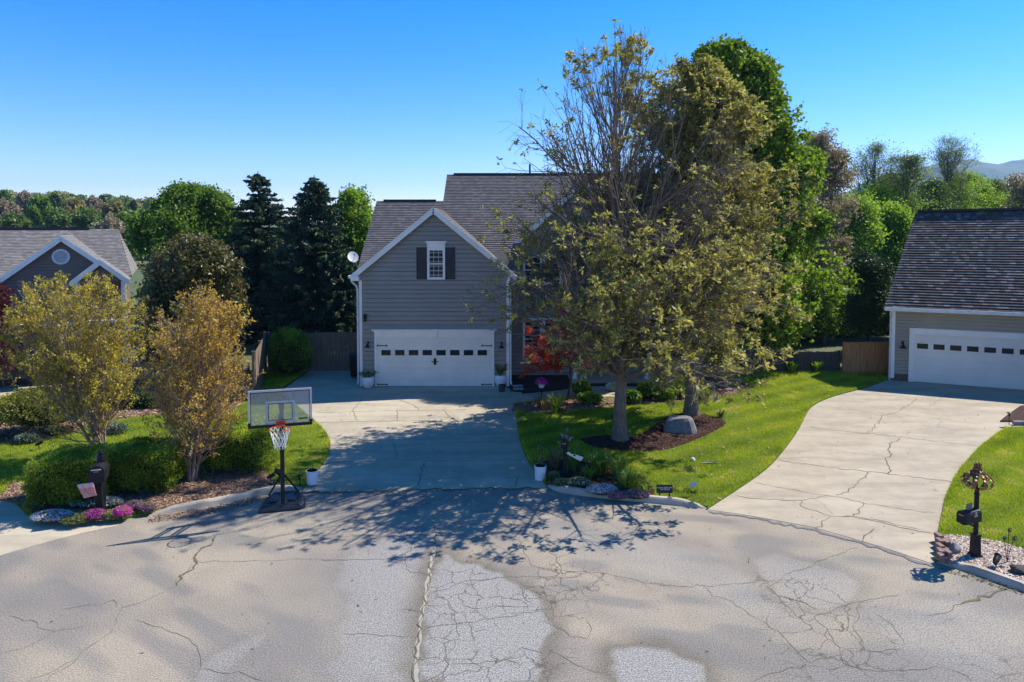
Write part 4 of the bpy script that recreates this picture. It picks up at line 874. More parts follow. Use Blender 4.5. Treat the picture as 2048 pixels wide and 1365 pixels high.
def env_profile(prof, cx=lambda z: 0 * z, cy=lambda z: 0 * z, seed=0, rough=.14):
    zs = [p[0] for p in prof]; rs = [p[1] for p in prof]; rg = np.random.default_rng(seed); ph = rg.uniform(0, 6.28, 6)
    def f(p):
        z = p[:, 2]; r = np.interp(z, zs, rs, left=-1, right=-1); x = p[:, 0] - cx(z); y = p[:, 1] - cy(z); a = np.arctan2(y, x)
        k = 1 + rough * (np.sin(2 * a + ph[0] + z * .8) * .5 + np.sin(5 * a + ph[1] + z * 2) * .5 + np.sin(z * 3.1 + ph[2] + 3 * a) * .5)
        return np.hypot(x, y) < r * k
    return f
def tree(name, loc, label, cat, seed, trunk, limbs, lv2, lv3, leaves, bark, leaf, env, group=None, flare=1.5, lean=(0, 0), k1=7, tintf=None, extra=None, thin=None):
    """trunk (height, r0, r_top); limbs (count, t0, t1, angle, len, up); lv (count, angle, len, up); leaves (count, size, spread, t0)"""
    rg = np.random.default_rng(seed); H_, r0, r1 = trunk; n = 12; zt = np.linspace(0, 1, n)
    T = np.zeros((1, n, 3)); T[0, :, 2] = zt * H_; T[0, :, 0] = lean[0] * zt ** 1.5 + np.cumsum(rg.normal(0, .012 * H_ / 6, n)) * (zt > .1); T[0, :, 1] = lean[1] * zt ** 1.5 + np.cumsum(rg.normal(0, .012 * H_ / 6, n)) * (zt > .1)
    TR = (r0 * (1 - zt) + r1 * zt)[None].copy()
    Tf = T.copy(); TRf = TR.copy()
    # root flare rings
    fl = np.array([[0, flare], [.02, 1.3 if flare > 1 else 1], [.05, 1.08]]); extra_z = np.concatenate([fl[:, 0] * H_, T[0, 1:, 2]])
    P_ = np.zeros((1, len(extra_z), 3)); P_[0, :, 2] = extra_z; P_[0, :, 0] = np.interp(extra_z, T[0, :, 2], T[0, :, 0]); P_[0, :, 1] = np.interp(extra_z, T[0, :, 2], T[0, :, 1])
    PR = np.interp(extra_z, T[0, :, 2], TR[0])[None].copy(); PR[0, :3] *= fl[:, 1]
    VS = []; FS = []; nv = 0
    def add(v, f):
        nonlocal nv
        VS.append(v); FS.append(f + nv); nv += len(v)
    add(*tubes(P_, PR, 14))
    c, t0, t1, an, L, up = limbs; L1, R1 = grow(T, TR, rg, c, t0, t1, an, L, 7, up, .09, env, .5, lt=.45, tpow=.9); add(*tubes(L1, R1, k1))
    c, an, L, up = lv2; L2, R2 = grow(L1, R1, rg, c, .2, 1, an, L, 5, up, .12, env, .6, lt=.4); add(*tubes(L2, R2, 5))
    tips = [L2]; 
    if lv3: c, an, L, up = lv3; L3, R3 = grow(L2, R2, rg, c, .15, 1, an, L, 4, up, .14, env, .7, lt=.3, minr=.0045); add(*tubes(L3, R3, 3)); tips = [L3]
    if extra: extra(rg, add, T, TR, tips)
    e = tag(empty(name, loc), label, cat, group)
    npmesh('trunk', np.concatenate(VS), np.concatenate(FS), bark, e, smooth=True)
    c, size, spread, tt = leaves[:4]; m = c
    tp = tips[0]
    # leaves gather in clumps round some of the twigs
    w_ = rg.random(len(tp)) ** (leaves[4] if len(leaves) > 4 else 1.0); cs = np.cumsum(w_); pick = np.searchsorted(cs, rg.random(c) * cs[-1]); pick = np.minimum(pick, len(tp) - 1)
    t = tt + (1 - tt) * rg.random(c); pn = tp.shape[1]; f = t * (pn - 1); i0 = np.minimum(f.astype(int), pn - 2); fr = (f - i0)[:, None]
    p = tp[pick, i0] * (1 - fr) + tp[pick, i0 + 1] * fr + rg.normal(size=(c, 3)) * spread
    if thin is not None: kp = thin(p, rg); p = p[kp]; pick = pick[kp]
    kp = p[:, 2] > .05; p = p[kp]; pick = pick[kp]; ax = nrm(tp[pick, -1] - tp[pick, 0])[:len(p)] * .6
    if len(leaves) > 6: V_, F_ = sprays(p, size, rg, leaves[6], leaves[5]); p = np.repeat(p, leaves[6], 0)
    else: V_, F_ = leafquads(p, size, rg, leaves[5] if len(leaves) > 5 else .55, axis=ax)
    tn = rg.normal(0, .13, len(p)) + (np.sin(p[:, 0] * 1.7 + seed) * np.sin(p[:, 1] * 1.9) * np.sin(p[:, 2] * 1.5 + seed * 2) * .22) + .5
    if tintf is not None: tn = tn + tintf(p)
    npmesh('crown', V_, F_, leaf, e, tint=np.clip(tn, 0, 1))
    return e
L_oak = leafmat('young_oak_leaves', [(0., (.08, .085, .02)), (.35, (.20, .19, .05)), (.6, (.36, .33, .10)), (.85, (.54, .49, .19)), (1., (.46, .31, .17))], .35)
L_map = leafmat('maple_leaves', [(0., (.04, .08, .006)), (.4, (.12, .20, .016)), (.75, (.25, .36, .03)), (1., (.38, .48, .05))], .4)
L_map2 = leafmat('broad_maple_leaves', [(0., (.03, .07, .01)), (.4, (.10, .18, .025)), (.75, (.20, .30, .045)), (1., (.32, .42, .09))], .35)
L_fgold = leafmat('far_gold_leaves', [(0., (.10, .09, .03)), (.5, (.23, .21, .07)), (1., (.36, .32, .12))], .3)
L_flime = leafmat('far_green_leaves', [(0., (.05, .08, .02)), (.5, (.13, .19, .045)), (1., (.23, .30, .08))], .3)
L_drk = leafmat('dark_evergreen_leaves', [(0., (.015, .035, .008)), (.5, (.04, .08, .018)), (1., (.10, .16, .035))], .15)
L_spr = leafmat('spruce_needles', [(0., (.012, .03, .015)), (.5, (.03, .06, .028)), (1., (.07, .12, .05))], .1)
L_brn = leafmat('brown_seed_leaves', [(0., (.15, .12, .075)), (.5, (.30, .24, .16)), (1., (.46, .39, .28))], .25)
L_lim = leafmat('lime_spring_leaves', [(0., (.09, .16, .015)), (.5, (.20, .32, .03)), (1., (.36, .46, .06))], .4)
L_gold = leafmat('gold_crape_leaves', [(0., (.18, .14, .02)), (.4, (.38, .31, .045)), (.75, (.56, .48, .07)), (1., (.52, .34, .05))], .4)
L_amb = leafmat('amber_crape_leaves', [(0., (.18, .11, .02)), (.4, (.42, .27, .045)), (.75, (.58, .41, .07)), (1., (.54, .28, .06))], .4)
L_mag = leafmat('bronze_magnolia_leaves', [(0., (.04, .04, .01)), (.45, (.12, .12, .035)), (.8, (.24, .18, .08)), (1., (.34, .27, .16))], .12, .35)
L_box = leafmat('boxwood_leaves', [(0., (.06, .11, .01)), (.5, (.22, .30, .03)), (1., (.52, .58, .08))], .5)
L_red = leafmat('red_maple_leaves', [(0., (.16, .02, .014)), (.5, (.42, .07, .045)), (1., (.62, .16, .09))], .4)
L_brg = leafmat('burgundy_leaves', [(0., (.03, .006, .012)), (.5, (.08, .012, .02)), (1., (.16, .03, .03))], .3)

# -- oak 1: nearly bare upswept top, leaves thicker low down
b1 = G(1240, 882)
e1 = env_profile([(1.5, 3.6), (2.3, 6.1), (3.4, 6.6), (5, 6.0), (7, 4.9), (9, 4.4), (10.5, 3.9), (12, 3.1), (12.9, 2.3), (13.2, .7)], cx=lambda z: -.25 + 0 * z, seed=3, rough=.1)
def oak1_tips(rg, add, T, TR, tips):
    """long upswept bare shoots in the upper crown"""
    A, AR = grow(T, TR, rg, 66, .2, .93, 38, 9.0, 7, .8, .05, e1, .4, lt=.25); add(*tubes(A, AR, 6))
    B, BR = grow(A, AR, rg, 520, .15, 1, 24, 2.2, 5, .6, .06, e1, .6, lt=.4); add(*tubes(B, BR, 4))
    C_, CR = grow(B, BR, rg, 1700, .2, 1, 28, .7, 4, .5, .1, e1, .7, minr=.005); add(*tubes(C_, CR, 3))
    sel = rg.random(len(C_)) < .14; hi_ = C_[:, -1, 2] > 11.2; sel |= hi_ & (rg.random(len(C_)) < .3)
    S = C_[sel]; tips[0] = np.concatenate([tips[0], S, S, S])
tree('oak_tree', b1, 'nearest oak with grey trunk and half bare upswept branches, in the dark mulch ring', 'tree', 11, (11.8, .205, .03), (70, .15, .6, 70, 8.6, .16), (800, 42, 2.3, .1), (5200, 42, .75, .1), (12500, .14, .05, .7, 2.4, .42, 6), B_oak, L_oak, e1, extra=oak1_tips, thin=lambda p, rg: rg.random(len(p)) > np.maximum(np.clip((p[:, 2] - 5.0) / 3., 0, .86) * np.where(p[:, 2] < 11.8, 1, .45), .5 * (p[:, 0] < -1.5)), flare=1.5, lean=(-.3, .2))
# -- oak 2: full olive-yellow crown leaning right
b2_ = G(1383, 832)
e2 = env_profile([(1.5, 3.2), (2.4, 4.9), (4, 5.0), (6, 4.7), (8, 4.0), (10, 3.3), (11.5, 2.4), (12.6, 1.3), (13.0, .3)], cx=lambda z: .45 - .10 * z + 0 * z, seed=8, rough=.12)
tree('oak_tree', b2_, 'oak with full olive yellow crown behind the grey boulder, right of the nearest oak', 'tree', 12, (11.8, .23, .03), (84, .12, .95, 54, 6.4, .4), (1100, 40, 1.9, .2), (9000, 42, .75, .15), (12800, .15, .06, .6, 2.8, .45, 6), B_oak, L_oak, e2, flare=1.4, lean=(.1, 0))
# -- big bright green maple behind
b3 = G(1530, 745); b3.x *= 34 / b3.y; b3.y = 34
e3 = env_profile([(.2, 3.6), (2, 4.3), (4, 4.4), (7, 4.0), (10, 3.5), (12.5, 2.9), (14.3, 2.2), (15.4, 1.3), (15.9, .4)], cx=lambda z: .7 - .19 * z, seed=5, rough=.12)
tree('maple_tree', b3, 'tall dense bright green maple rising behind the olive oak', 'tree', 13, (15.2, .3, .04), (120, .03, .97, 60, 6.5, .3), (1500, 42, 1.9, .2), (7500, 45, .8, .1), (130000, .19, .16, .2, 2.4, .75), B_dark, L_map, e3, lean=(-1.9, 0), tintf=lambda p: (8 - p[:, 2]) * .015)

def simple_tree(name, loc, label, seed, H_, prof, leaf, bark=B_dark, n=24000, size=.22, cxs=0., limbs=50, ang=50, up=.3, tr=.18, clump=1.8, spread=.2, bare=False, group=None, lean=(0, 0), asp=.65, cat='tree', t0=.12, rough=.14, tl=.25, l1=None, l3=2600, thin=None):
    ev = env_profile(prof, cx=lambda z: cxs * z, seed=seed, rough=rough); W_ = max(p[1] for p in prof)
    return tree(name, loc, label, cat, seed, (H_ * .95, tr, .02), (limbs, t0, .96, ang, l1 or W_ * 1.2, up), (limbs * 9, 42, W_ * .45, up * .6), (l3, 42, W_ * .2, .1), (n, size, spread, tl, clump, asp), bark, leaf, ev, group=group, lean=lean, flare=1.3, k1=5, thin=thin)
def gy_(px, Y): p = AT(px, 460, Y); return (p.x, Y, -.03)
simple_tree('maple_tree', gy_(392, 45), 'broad rounded green maple behind the left house and bronze magnolia', 21, 9.4, [(.2, 4.2), (2.2, 4.9), (4, 5.1), (6, 4.8), (7.6, 3.8), (8.7, 2.4), (9.4, .8)], L_map2, n=80000, size=.22, spread=.22, tr=.25, rough=.1, t0=.04, l3=4500, clump=2.4)
simple_tree('birch_tree', gy_(712, 43), 'airy yellow green tree between the spruces and the grey garage gable', 22, 9.3, [(.5, 1.5), (2, 1.9), (5, 2.0), (7, 1.7), (8.6, 1.1), (9.3, .4)], L_lim, n=17000, size=.2, tr=.12, bark=B_grey)
simple_tree('bronze_tree', gy_(1650, 40), 'tall tree with brown seed clusters just right of the bright green maple', 23, 12.6, [(1, 1.6), (4, 2.1), (8, 2.2), (11, 1.4), (12.6, .4)], L_brn, n=26000, size=.16, tr=.15, bark=B_grey, clump=1.2)
simple_tree('holly_tree', gy_(1742, 37), 'dark green rounded tree beside the neighbour garage above the cedar gate', 24, 5.4, [(.3, 1.2), (1.2, 1.6), (3.5, 1.6), (4.8, 1.1), (5.4, .3)], L_drk, n=26000, size=.13, tr=.1, clump=1.0, tl=.2)
simple_tree('magnolia_tree', gy_(385, 29.5), 'bronze green magnolia with glossy leaves behind the right yellow crape myrtle', 25, 6.2, [(.1, 2.2), (1.5, 2.9), (3.5, 3.0), (5, 2.3), (6.0, 1.2), (6.4, .4)], L_mag, t0=.04, rough=.2, n=34000, size=.2, tr=.12, clump=1.2, spread=.12, asp=.45)
# open, twiggy trees with bare tops on the right
for k, (px, Y, H_, W_, n, lab) in enumerate(((1742, 52, 13.3, 3.6, 15000, 'leftmost thin spring tree with bare twiggy top above the dark round tree'), (1812, 50, 12.2, 3.6, 16000, 'middle thin spring tree with pale green leaves over the neighbour roof corner'), (1890, 58, 14.6, 4.4, 15000, 'tall twiggy tree with fan of bare branches above the neighbour roof'))):
    simple_tree('spring_tree', gy_(px, Y), lab, 31 + k, H_, [(1, W_ * .7), (5, W_), (9, W_), (H_ - 2, W_ * .95), (H_, W_ * .6)], L_lim, n=n * 3, size=.14, tr=.2, bark=B_grey, ang=34, up=.8, clump=1.6, limbs=44, l1=7, rough=.3, l3=5000, spread=.25, thin=lambda p, rg, H_=H_: rg.random(len(p)) > np.clip((p[:, 2] / H_ - .5) / .3, 0, .93))
for k, (px, Y, H_, W_, lf, lab) in enumerate(((1950, 62, 10.6, 3.4, L_lim, 'lime green rounded tree above the neighbour roof, left of the tan one'), (2015, 66, 10.2, 3.2, L_lim, 'lime green tree at the far right above the neighbour roof ridge'), (2052, 60, 11.9, 2.2, L_brn, 'tan tree cut by the right edge of the picture'), (1700, 60, 9.5, 3, L_lim, 'mid green tree between brown seed tree and thin spring tree'), (1840, 64, 9.6, 3.2, L_lim, 'lime green tree standing behind the middle thin spring tree'), (1780, 46, 8.2, 2.4, L_lim, 'low lime green tree right above the dark round tree'), (1655, 47, 6.5, 2.6, L_drk, 'dark low tree under the brown seed tree by the fence'), (1708, 45, 8.6, 2.4, L_lim, 'bright green tree close right of the brown seed tree'), (1745, 50, 9.6, 3.0, L_lim, 'lime green tree directly above and behind the dark round tree'), (1800, 56, 8.6, 3.2, L_map, 'green tree at the left end of the neighbour roof'), (1775, 60, 11.2, 3.4, L_lim, 'tall lime tree between two thin spring trees'), (1855, 56, 10.4, 3.2, L_flime, 'soft green tree low behind the tall twiggy fan tree'), (1925, 68, 12.0, 3.6, L_lim, 'feathery lime tree right of the tall twiggy fan tree'), (1985, 72, 11.6, 3.6, L_flime, 'soft green tree just left of the tan tree at the right edge'), (1560, 48, 5.5, 3.0, L_drk, 'dark understory tree behind the bright green maple'))):
    simple_tree('broadleaf_tree', gy_(px, Y), lab, 41 + k, H_, [(.5, W_ * .6), (3, W_), (H_ - 3, W_), (H_ - 1, W_ * .7), (H_, W_ * .2)], lf, n=24000, size=.19, tr=.16, clump=1.6, spread=.3, rough=.2)

# spruces
def spruce(loc, H_, Rb, seed, label, dens=1., top=.03):
    rg = np.random.default_rng(seed); e = tag(empty('spruce_tree', loc), label, 'tree', 'dark spruces behind the board fence')
    T = np.zeros((1, 8, 3)); T[0, :, 2] = np.linspace(0, H_, 8); TR = np.linspace(.2, .02, 8)[None]; VS, FS = tubes(T, TR, 8)
    N_ = int(420 * dens); z = H_ * (.03 + .95 * rg.random(N_) ** 1.15); a = rg.uniform(0, 6.28, N_); L = Rb * (1 - z / H_) ** .7 * rg.uniform(.6, 1.2, N_) + .12
    pts = np.empty((N_, 6, 3)); s = np.linspace(0, 1, 6)
    for i in range(6): pts[:, i] = np.stack([np.cos(a) * L * s[i], np.sin(a) * L * s[i], z + L * (.22 * s[i] - .38 * s[i] ** 2 + .2 * s[i] ** 4)], 1)
    v, f = tubes(pts, np.linspace(.035, .008, 6)[None].repeat(N_, 0), 4)
    npmesh('trunk', np.concatenate([VS, v]), np.concatenate([FS, f + len(VS)]), B_dark, e)
    n = int(52000 * dens); wgt = L / L.sum(); pi = rg.choice(N_, n, p=wgt); t = rg.random(n) ** .8; f_ = t * 5; i0 = np.minimum(f_.astype(int), 4); fr = (f_ - i0)[:, None]
    p = pts[pi, i0] * (1 - fr) + pts[pi, i0 + 1] * fr; side = np.stack([-np.sin(a[pi]), np.cos(a[pi]), 0 * t], 1) * (rg.uniform(-1, 1, n) * .32 * (L[pi] * .3 + .35) * (1.1 - t * .8))[:, None]
    p = p + side; p[:, 2] -= np.abs(rg.normal(0, .10, n)) * (L[pi] / Rb + .3); ax = nrm(np.stack([np.cos(a[pi]), np.sin(a[pi]), np.full(n, -.25)], 1)) * 1.3
    V_, F_ = leafquads(p, .3, rg, .36, axis=ax)
    npmesh('crown', V_, F_, L_spr, e, tint=np.clip(.45 + rg.normal(0, .15, n) + (t - .5) * .4, 0, 1)); return e
spruce(gy_(518, 43), 10.4, 4.3, 1, 'left of the two big dark spruces, beside the rounded green maple')
spruce(gy_(630, 41), 10.0, 4.0, 2, 'right of the two big dark spruces, nearest the yellow green tree')
spruce(gy_(455, 52), 9.7, 2.0, 3, 'small spruce top peeking up behind the rounded green maple', .6)
spruce(gy_(580, 47), 7.6, 2.9, 4, 'low dark spruce filling the gap between the two big spruces', .8)
spruce(gy_(675, 39), 5.6, 2.0, 5, 'low dark spruce just behind the board fence near the garage', .6)

# crape myrtles: many stems from one base
def crape(loc, H_, label, seed, leaf, W_, n=26000, cx_=0., nst=11):
    rg = np.random.default_rng(seed); e = tag(empty('crape_myrtle', loc), label, 'tree')
    a = rg.uniform(0, 6.28, nst); S = np.zeros((nst, 9, 3)); z = np.linspace(0, 1, 9); out = rg.uniform(.1, 1., nst) * W_ * .62; hh = H_ * (.95 - .4 * out / W_) * rg.uniform(.9, 1.02, nst)
    for i in range(9):
        S[:, i, 0] = np.cos(a) * (.07 + out * z[i] ** 1.25) + cx_ * z[i]; S[:, i, 1] = np.sin(a) * (.07 + out * z[i] ** 1.25); S[:, i, 2] = hh * z[i]
    S[:, 1:-1, :2] += np.cumsum(rg.normal(0, .035, (nst, 7, 2)), 1)
    SR = (rg.uniform(.022, .042, nst))[:, None] * np.linspace(1, .28, 9)[None]
    ev = env_profile([(.5, W_ * .4), (1.1, W_ * .9), (H_ * .45, W_ * 1.02), (H_ * .7, W_ * .85), (H_ * .88, W_ * .55), (H_ * 1.02, W_ * .25)], cx=lambda zz_: cx_ * zz_ / H_, seed=seed, rough=.34)
    VS = []; FS = []; nv = 0
    for p_, r_, k in ((S, SR, 8),):
        v, f = tubes(p_, r_, k); VS.append(v); FS.append(f + nv); nv += len(v)
    A, AR = grow(S, SR, rg, 260, .10, .97, 45, 2.4, 6, .55, .07, ev, .6, lt=.5); v, f = tubes(A, AR, 5); VS.append(v); FS.append(f + nv); nv += len(v)
    B, BR = grow(A, AR, rg, 1200, .2, 1, 36, .8, 5, .7, .09, ev, .7, lt=.3); v, f = tubes(B, BR, 4); VS.append(v); FS.append(f + nv); nv += len(v)
    C_, CR = grow(B, BR, rg, 4200, .2, 1, 35, .32, 4, .5, .1, ev, .8, minr=.003); v, f = tubes(C_, CR, 3); VS.append(v); FS.append(f + nv); nv += len(v)
    npmesh('trunk', np.concatenate(VS), np.concatenate(FS), B_tan, e, smooth=True)
    p, pi, ax = along(C_, rg, n, .1, .035); V_, F_ = leafquads(p, .066, rg, .65, axis=ax * .7)
    npmesh('crown', V_, F_, leaf, e, tint=np.clip(.5 + rg.normal(0, .2, n) + np.sin(p[:, 2] * 2.5 + p[:, 0] * 2) * .15, 0, 1)); return e
c1 = G(205, 925); crape(c1, 5.55, 'larger yellow gold crape myrtle with many tan stems behind the clipped hedge', 1, L_gold, 2.9, 27000, -.75, 12)
c2 = G(384, 966); crape(c2, 5.35, 'narrower amber crape myrtle rising from the bark bed beside the kerb', 2, L_amb, 1.8, 17500, .3, 8)

# clipped hedges: leaves packed on a rounded block round a dark woody core
def hedge(loc, dim, rz, label, seed, n=16000, leaf=L_box, name='clipped_hedge', size=.062, cat='hedge', group=None, p4=9., wild=.03):
    rg = np.random.default_rng(seed); e = tag(empty(name, loc, rz), label, cat, group); d = nrm(rg.normal(size=(n, 3))); d[:, 2] = np.where(d[:, 2] < -.55, -d[:, 2], d[:, 2])
    k = (np.abs(d) ** p4).sum(1) ** (1 / p4); s = d / k[:, None]; j = rg.uniform(.86, 1.03, n)[:, None] + rg.normal(0, wild, n)[:, None] + .05 * np.sin(s[:, 0:1] * 7 + seed) * np.sin(s[:, 1:2] * 6) + .04 * np.sin(s[:, 2:3] * 9 + s[:, 0:1] * 5)
    hd = np.array(dim) / 2; p = s * j * hd; p[:, 2] += hd[2]; p = p[p[:, 2] > .02]
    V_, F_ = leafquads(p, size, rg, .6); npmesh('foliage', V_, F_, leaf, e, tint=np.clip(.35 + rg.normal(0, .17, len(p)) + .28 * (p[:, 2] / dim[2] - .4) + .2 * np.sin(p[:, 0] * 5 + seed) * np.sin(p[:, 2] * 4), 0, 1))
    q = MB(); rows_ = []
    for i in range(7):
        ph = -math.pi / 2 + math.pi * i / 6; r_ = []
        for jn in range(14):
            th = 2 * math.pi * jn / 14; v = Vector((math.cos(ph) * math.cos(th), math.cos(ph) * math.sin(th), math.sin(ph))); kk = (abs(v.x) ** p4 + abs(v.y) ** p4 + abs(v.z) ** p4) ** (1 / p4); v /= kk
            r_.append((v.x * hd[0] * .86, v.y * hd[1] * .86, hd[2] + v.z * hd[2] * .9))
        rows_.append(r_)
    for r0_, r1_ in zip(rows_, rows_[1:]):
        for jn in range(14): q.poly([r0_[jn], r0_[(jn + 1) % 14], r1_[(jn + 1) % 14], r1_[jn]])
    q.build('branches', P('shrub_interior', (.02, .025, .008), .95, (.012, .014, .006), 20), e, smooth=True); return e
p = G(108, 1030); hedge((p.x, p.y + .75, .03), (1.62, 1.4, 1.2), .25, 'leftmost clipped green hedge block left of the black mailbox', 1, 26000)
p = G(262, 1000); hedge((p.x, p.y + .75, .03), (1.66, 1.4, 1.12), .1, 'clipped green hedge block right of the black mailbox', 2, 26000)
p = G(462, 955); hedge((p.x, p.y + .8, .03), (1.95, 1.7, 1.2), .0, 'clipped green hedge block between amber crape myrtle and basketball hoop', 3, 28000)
M_yj = leafmat('yellow_juniper', [(0., (.06, .07, .01)), (.5, (.20, .20, .03)), (1., (.42, .38, .05))], .3)
p = G(48, 885); hedge((p.x, p.y + .9, .25), (3.0, 1.9, 1.15), .2, 'loose yellow green shrub on dark stems at the left edge', 4, 15000, M_yj, 'spreading_shrub', .07, 'shrub', p4=2.2, wild=.1)
p = G(470, 800); hedge((p.x, p.y, .03), (1.9, 1.3, .6), .2, 'grey lavender mound behind the right clipped hedge', 5, 6000, leafmat('lavender', [(0., (.10, .10, .08)), (1., (.28, .26, .24))], .2), 'lavender_plant', .05, 'plant', p4=2, wild=.1)
p = G(300, 815); hedge((p.x, p.y, .03), (4.2, 1.0, .5), .08, 'low dark ground-hugging shrub row in front of the slatted fence', 6, 9000, L_drk, 'low_shrub', .06, 'shrub', p4=2.4, wild=.12)
p = G(583, 752); hedge((p.x, p.y - .2, .03), (1.75, 1.2, 2.0), .0, 'leafy green bush against the brown board fence', 7, 11000, L_map, 'leafy_bush', .085, 'shrub', p4=2.3, wild=.12)
p = G(200, 880); hedge((p.x, p.y + .5, .03), (1.1, .7, .35), .0, 'small blue grey mound plant behind the yellow crape myrtle', 8, 2500, leafmat('blue_sage', [(0., (.06, .09, .07)), (1., (.20, .26, .20))], .2), 'sage_plant', .05, 'plant', p4=2, wild=.12)
p = G(40, 895); hedge((p.x, p.y + .3, .03), (.7, .5, .3), .0, 'small blue grey plant under the loose yellow green shrub', 9, 1500, bpy.data.materials['blue_sage'], 'sage_plant', .05, 'plant', p4=2, wild=.12)
simple_tree('plum_tree', gy_(-22, 27), 'dark burgundy leaved tree at the left edge', 51, 4.6, [(.6, .8), (1.5, 1.4), (3.4, 1.4), (4.6, .4)], L_brg, n=12000, size=.09, tr=.06, spread=.07)

# japanese maple in layered tiers
b5 = G(1135, 803); rg = np.random.default_rng(77)
ej = tag(empty('japanese_maple', (b5.x, b5.y, .05)), 'small red japanese maple with layered leaves beside the front walk', 'tree')
T = np.zeros((1, 8, 3)); z_ = np.linspace(0, 1, 8); T[0, :, 2] = z_ * 2.9; T[0, :, 0] = .12 * np.sin(z_ * 5); TR = np.linspace(.06, .015, 8)[None]
A, AR = grow(T, TR, rg, 36, .4, .98, 72, 2.1, 6, .05, .1, None, .6, lt=.35); B, BR = grow(A, AR, rg, 260, .3, 1, 45, .6, 5, .0, .12, None, .7)
A[..., 2] = np.minimum(A[..., 2], 3.2); v1, f1 = tubes(T, TR, 8); v2, f2 = tubes(A, AR, 5); v3, f3 = tubes(B, BR, 3)
npmesh('trunk', np.concatenate([v1, v2, v3]), np.concatenate([f1, f2 + len(v1), f3 + len(v1) + len(v2)]), B_dark, ej)
p, _, ax = along(B, rg, 22000, .2, .07); p[:, 2] += rg.normal(0, .015, len(p)); V_, F_ = leafquads(p, .085, rg, .5, flat=.6)
npmesh('crown', V_, F_, L_red, ej, tint=np.clip(.5 + rg.normal(0, .22, len(p)), 0, 1))

# bed plants
def tuft(loc, r, h, n, leaf, label, name='grass_clump', cat='plant', seed=0, wd=.02, droop=.5, group=None, parent_flowers=None):
    """arching strap leaves"""
    rg = np.random.default_rng(seed); a = rg.uniform(0, 6.28, n); L = h * rg.uniform(.6, 1.15, n); o_ = r * rg.uniform(.4, 1., n); s = np.linspace(0, 1, 5); b0 = np.abs(rg.normal(0, r * .25, n))
    V_ = np.empty((n, 5, 2, 3)); c_, s_ = np.cos(a), np.sin(a)
    for i, t in enumerate(s):
        rad = b0 + o_ * t ** 1.4; zz_ = L * (t * (1 + droop) - droop * t ** 2.3); w_ = wd * (1 - t) ** .5 * (.5 + .5 * min(1, t * 3 + .3)) + .001
        V_[:, i, 0] = np.stack([c_ * rad - s_ * w_, s_ * rad + c_ * w_, zz_], 1); V_[:, i, 1] = np.stack([c_ * rad + s_ * w_, s_ * rad - c_ * w_, zz_], 1)
    F_ = []; base = np.arange(n)[:, None] * 10
    for i in range(4): F_.append(np.stack([base[:, 0] + 2 * i, base[:, 0] + 2 * i + 1, base[:, 0] + 2 * i + 3, base[:, 0] + 2 * i + 2], 1))
    F_ = np.concatenate(F_); o = npmesh(name, V_.reshape(-1, 3), F_, leaf, tint=np.clip(.5 + np.tile(rg.normal(0, .2, n), 4), 0, 1), loc=loc)
    return tag(o, label, cat, group)
L_host = leafmat('hosta_leaves', [(0., (.05, .10, .015)), (.5, (.15, .27, .03)), (1., (.38, .46, .10))], .35)
L_grs = leafmat('strap_leaves', [(0., (.04, .08, .01)), (.5, (.12, .22, .02)), (1., (.28, .36, .06))], .35)
L_straw = leafmat('straw_leaves', [(0., (.10, .07, .03)), (.5, (.22, .16, .08)), (1., (.40, .32, .18))], .3)
L_tp = leafmat('topiary_thyme', [(0., (.07, .09, .03)), (.5, (.19, .21, .08)), (1., (.36, .36, .16))], .3)
def mound(px, py, dim, leaf, label, seed, n=1800, size=.05, name='mound_plant', fl=None, cat='plant', group=None, z=.05, flower_n=0, fsize=.035):
    g_ = G(px, py, .05); e = hedge((g_.x, g_.y + dim[1] / 2, z), dim, 0, label, seed, n, leaf, name, size, cat, group, 2.1, .1)
    if fl:
        rg = np.random.default_rng(seed + 99); d = nrm(rg.normal(size=(flower_n, 3))); d[:, 2] = np.abs(d[:, 2]); p_ = d * np.array(dim) / 2 * rg.uniform(.98, 1.08, (flower_n, 1)); p_[:, 2] += dim[2] / 2
        V_, F_ = leafquads(p_, fsize, rg, .9, axis=d * 0); npmesh('flowers', V_, F_, fl, e, tint=rg.random(flower_n))
    return e
F_lav = leafmat('lilac_flowers', [(0., (.42, .40, .62)), (1., (.80, .78, .90))], .3); F_mag = leafmat('magenta_flowers', [(0., (.45, .02, .35)), (1., (.80, .08, .62))], .3); F_pur = leafmat('purple_flowers', [(0., (.22, .05, .30)), (1., (.55, .22, .55))], .3); F_whi = leafmat('white_flowers', [(0., (.5, .52, .42)), (1., (.85, .85, .8))], .2)
hl = 'hostas along the front walk'
for k, (px, py, d_, lf, lab) in enumerate(((1180, 812, (.95, .6, .42), L_host, 'pale spreading hosta left of the near oak trunk'), (1165, 795, (.7, .5, .55), L_host, 'taller green hosta behind the pale spreading one'), (1266, 811, (.65, .5, .5), L_host, 'green hosta just right of the near oak trunk'), (1300, 802, (.9, .6, .62), L_host, 'largest lime hosta between the two oak trunks'), (1330, 804, (.8, .5, .45), L_grs, 'dark leafy lily clump right of the largest lime hosta'), (1358, 800, (.75, .5, .5), L_host, 'yellow green hosta just left of the far oak trunk'), (1404, 802, (.65, .5, .48), L_host, 'green hosta just right of the far oak trunk'), (1232, 785, (.7, .5, .3), F_whi, 'white edged low plant seen past the near trunk'))):
    mound(px, py, d_, lf, lab, 60 + k, 900, .12, 'hosta_plant', group=hl)
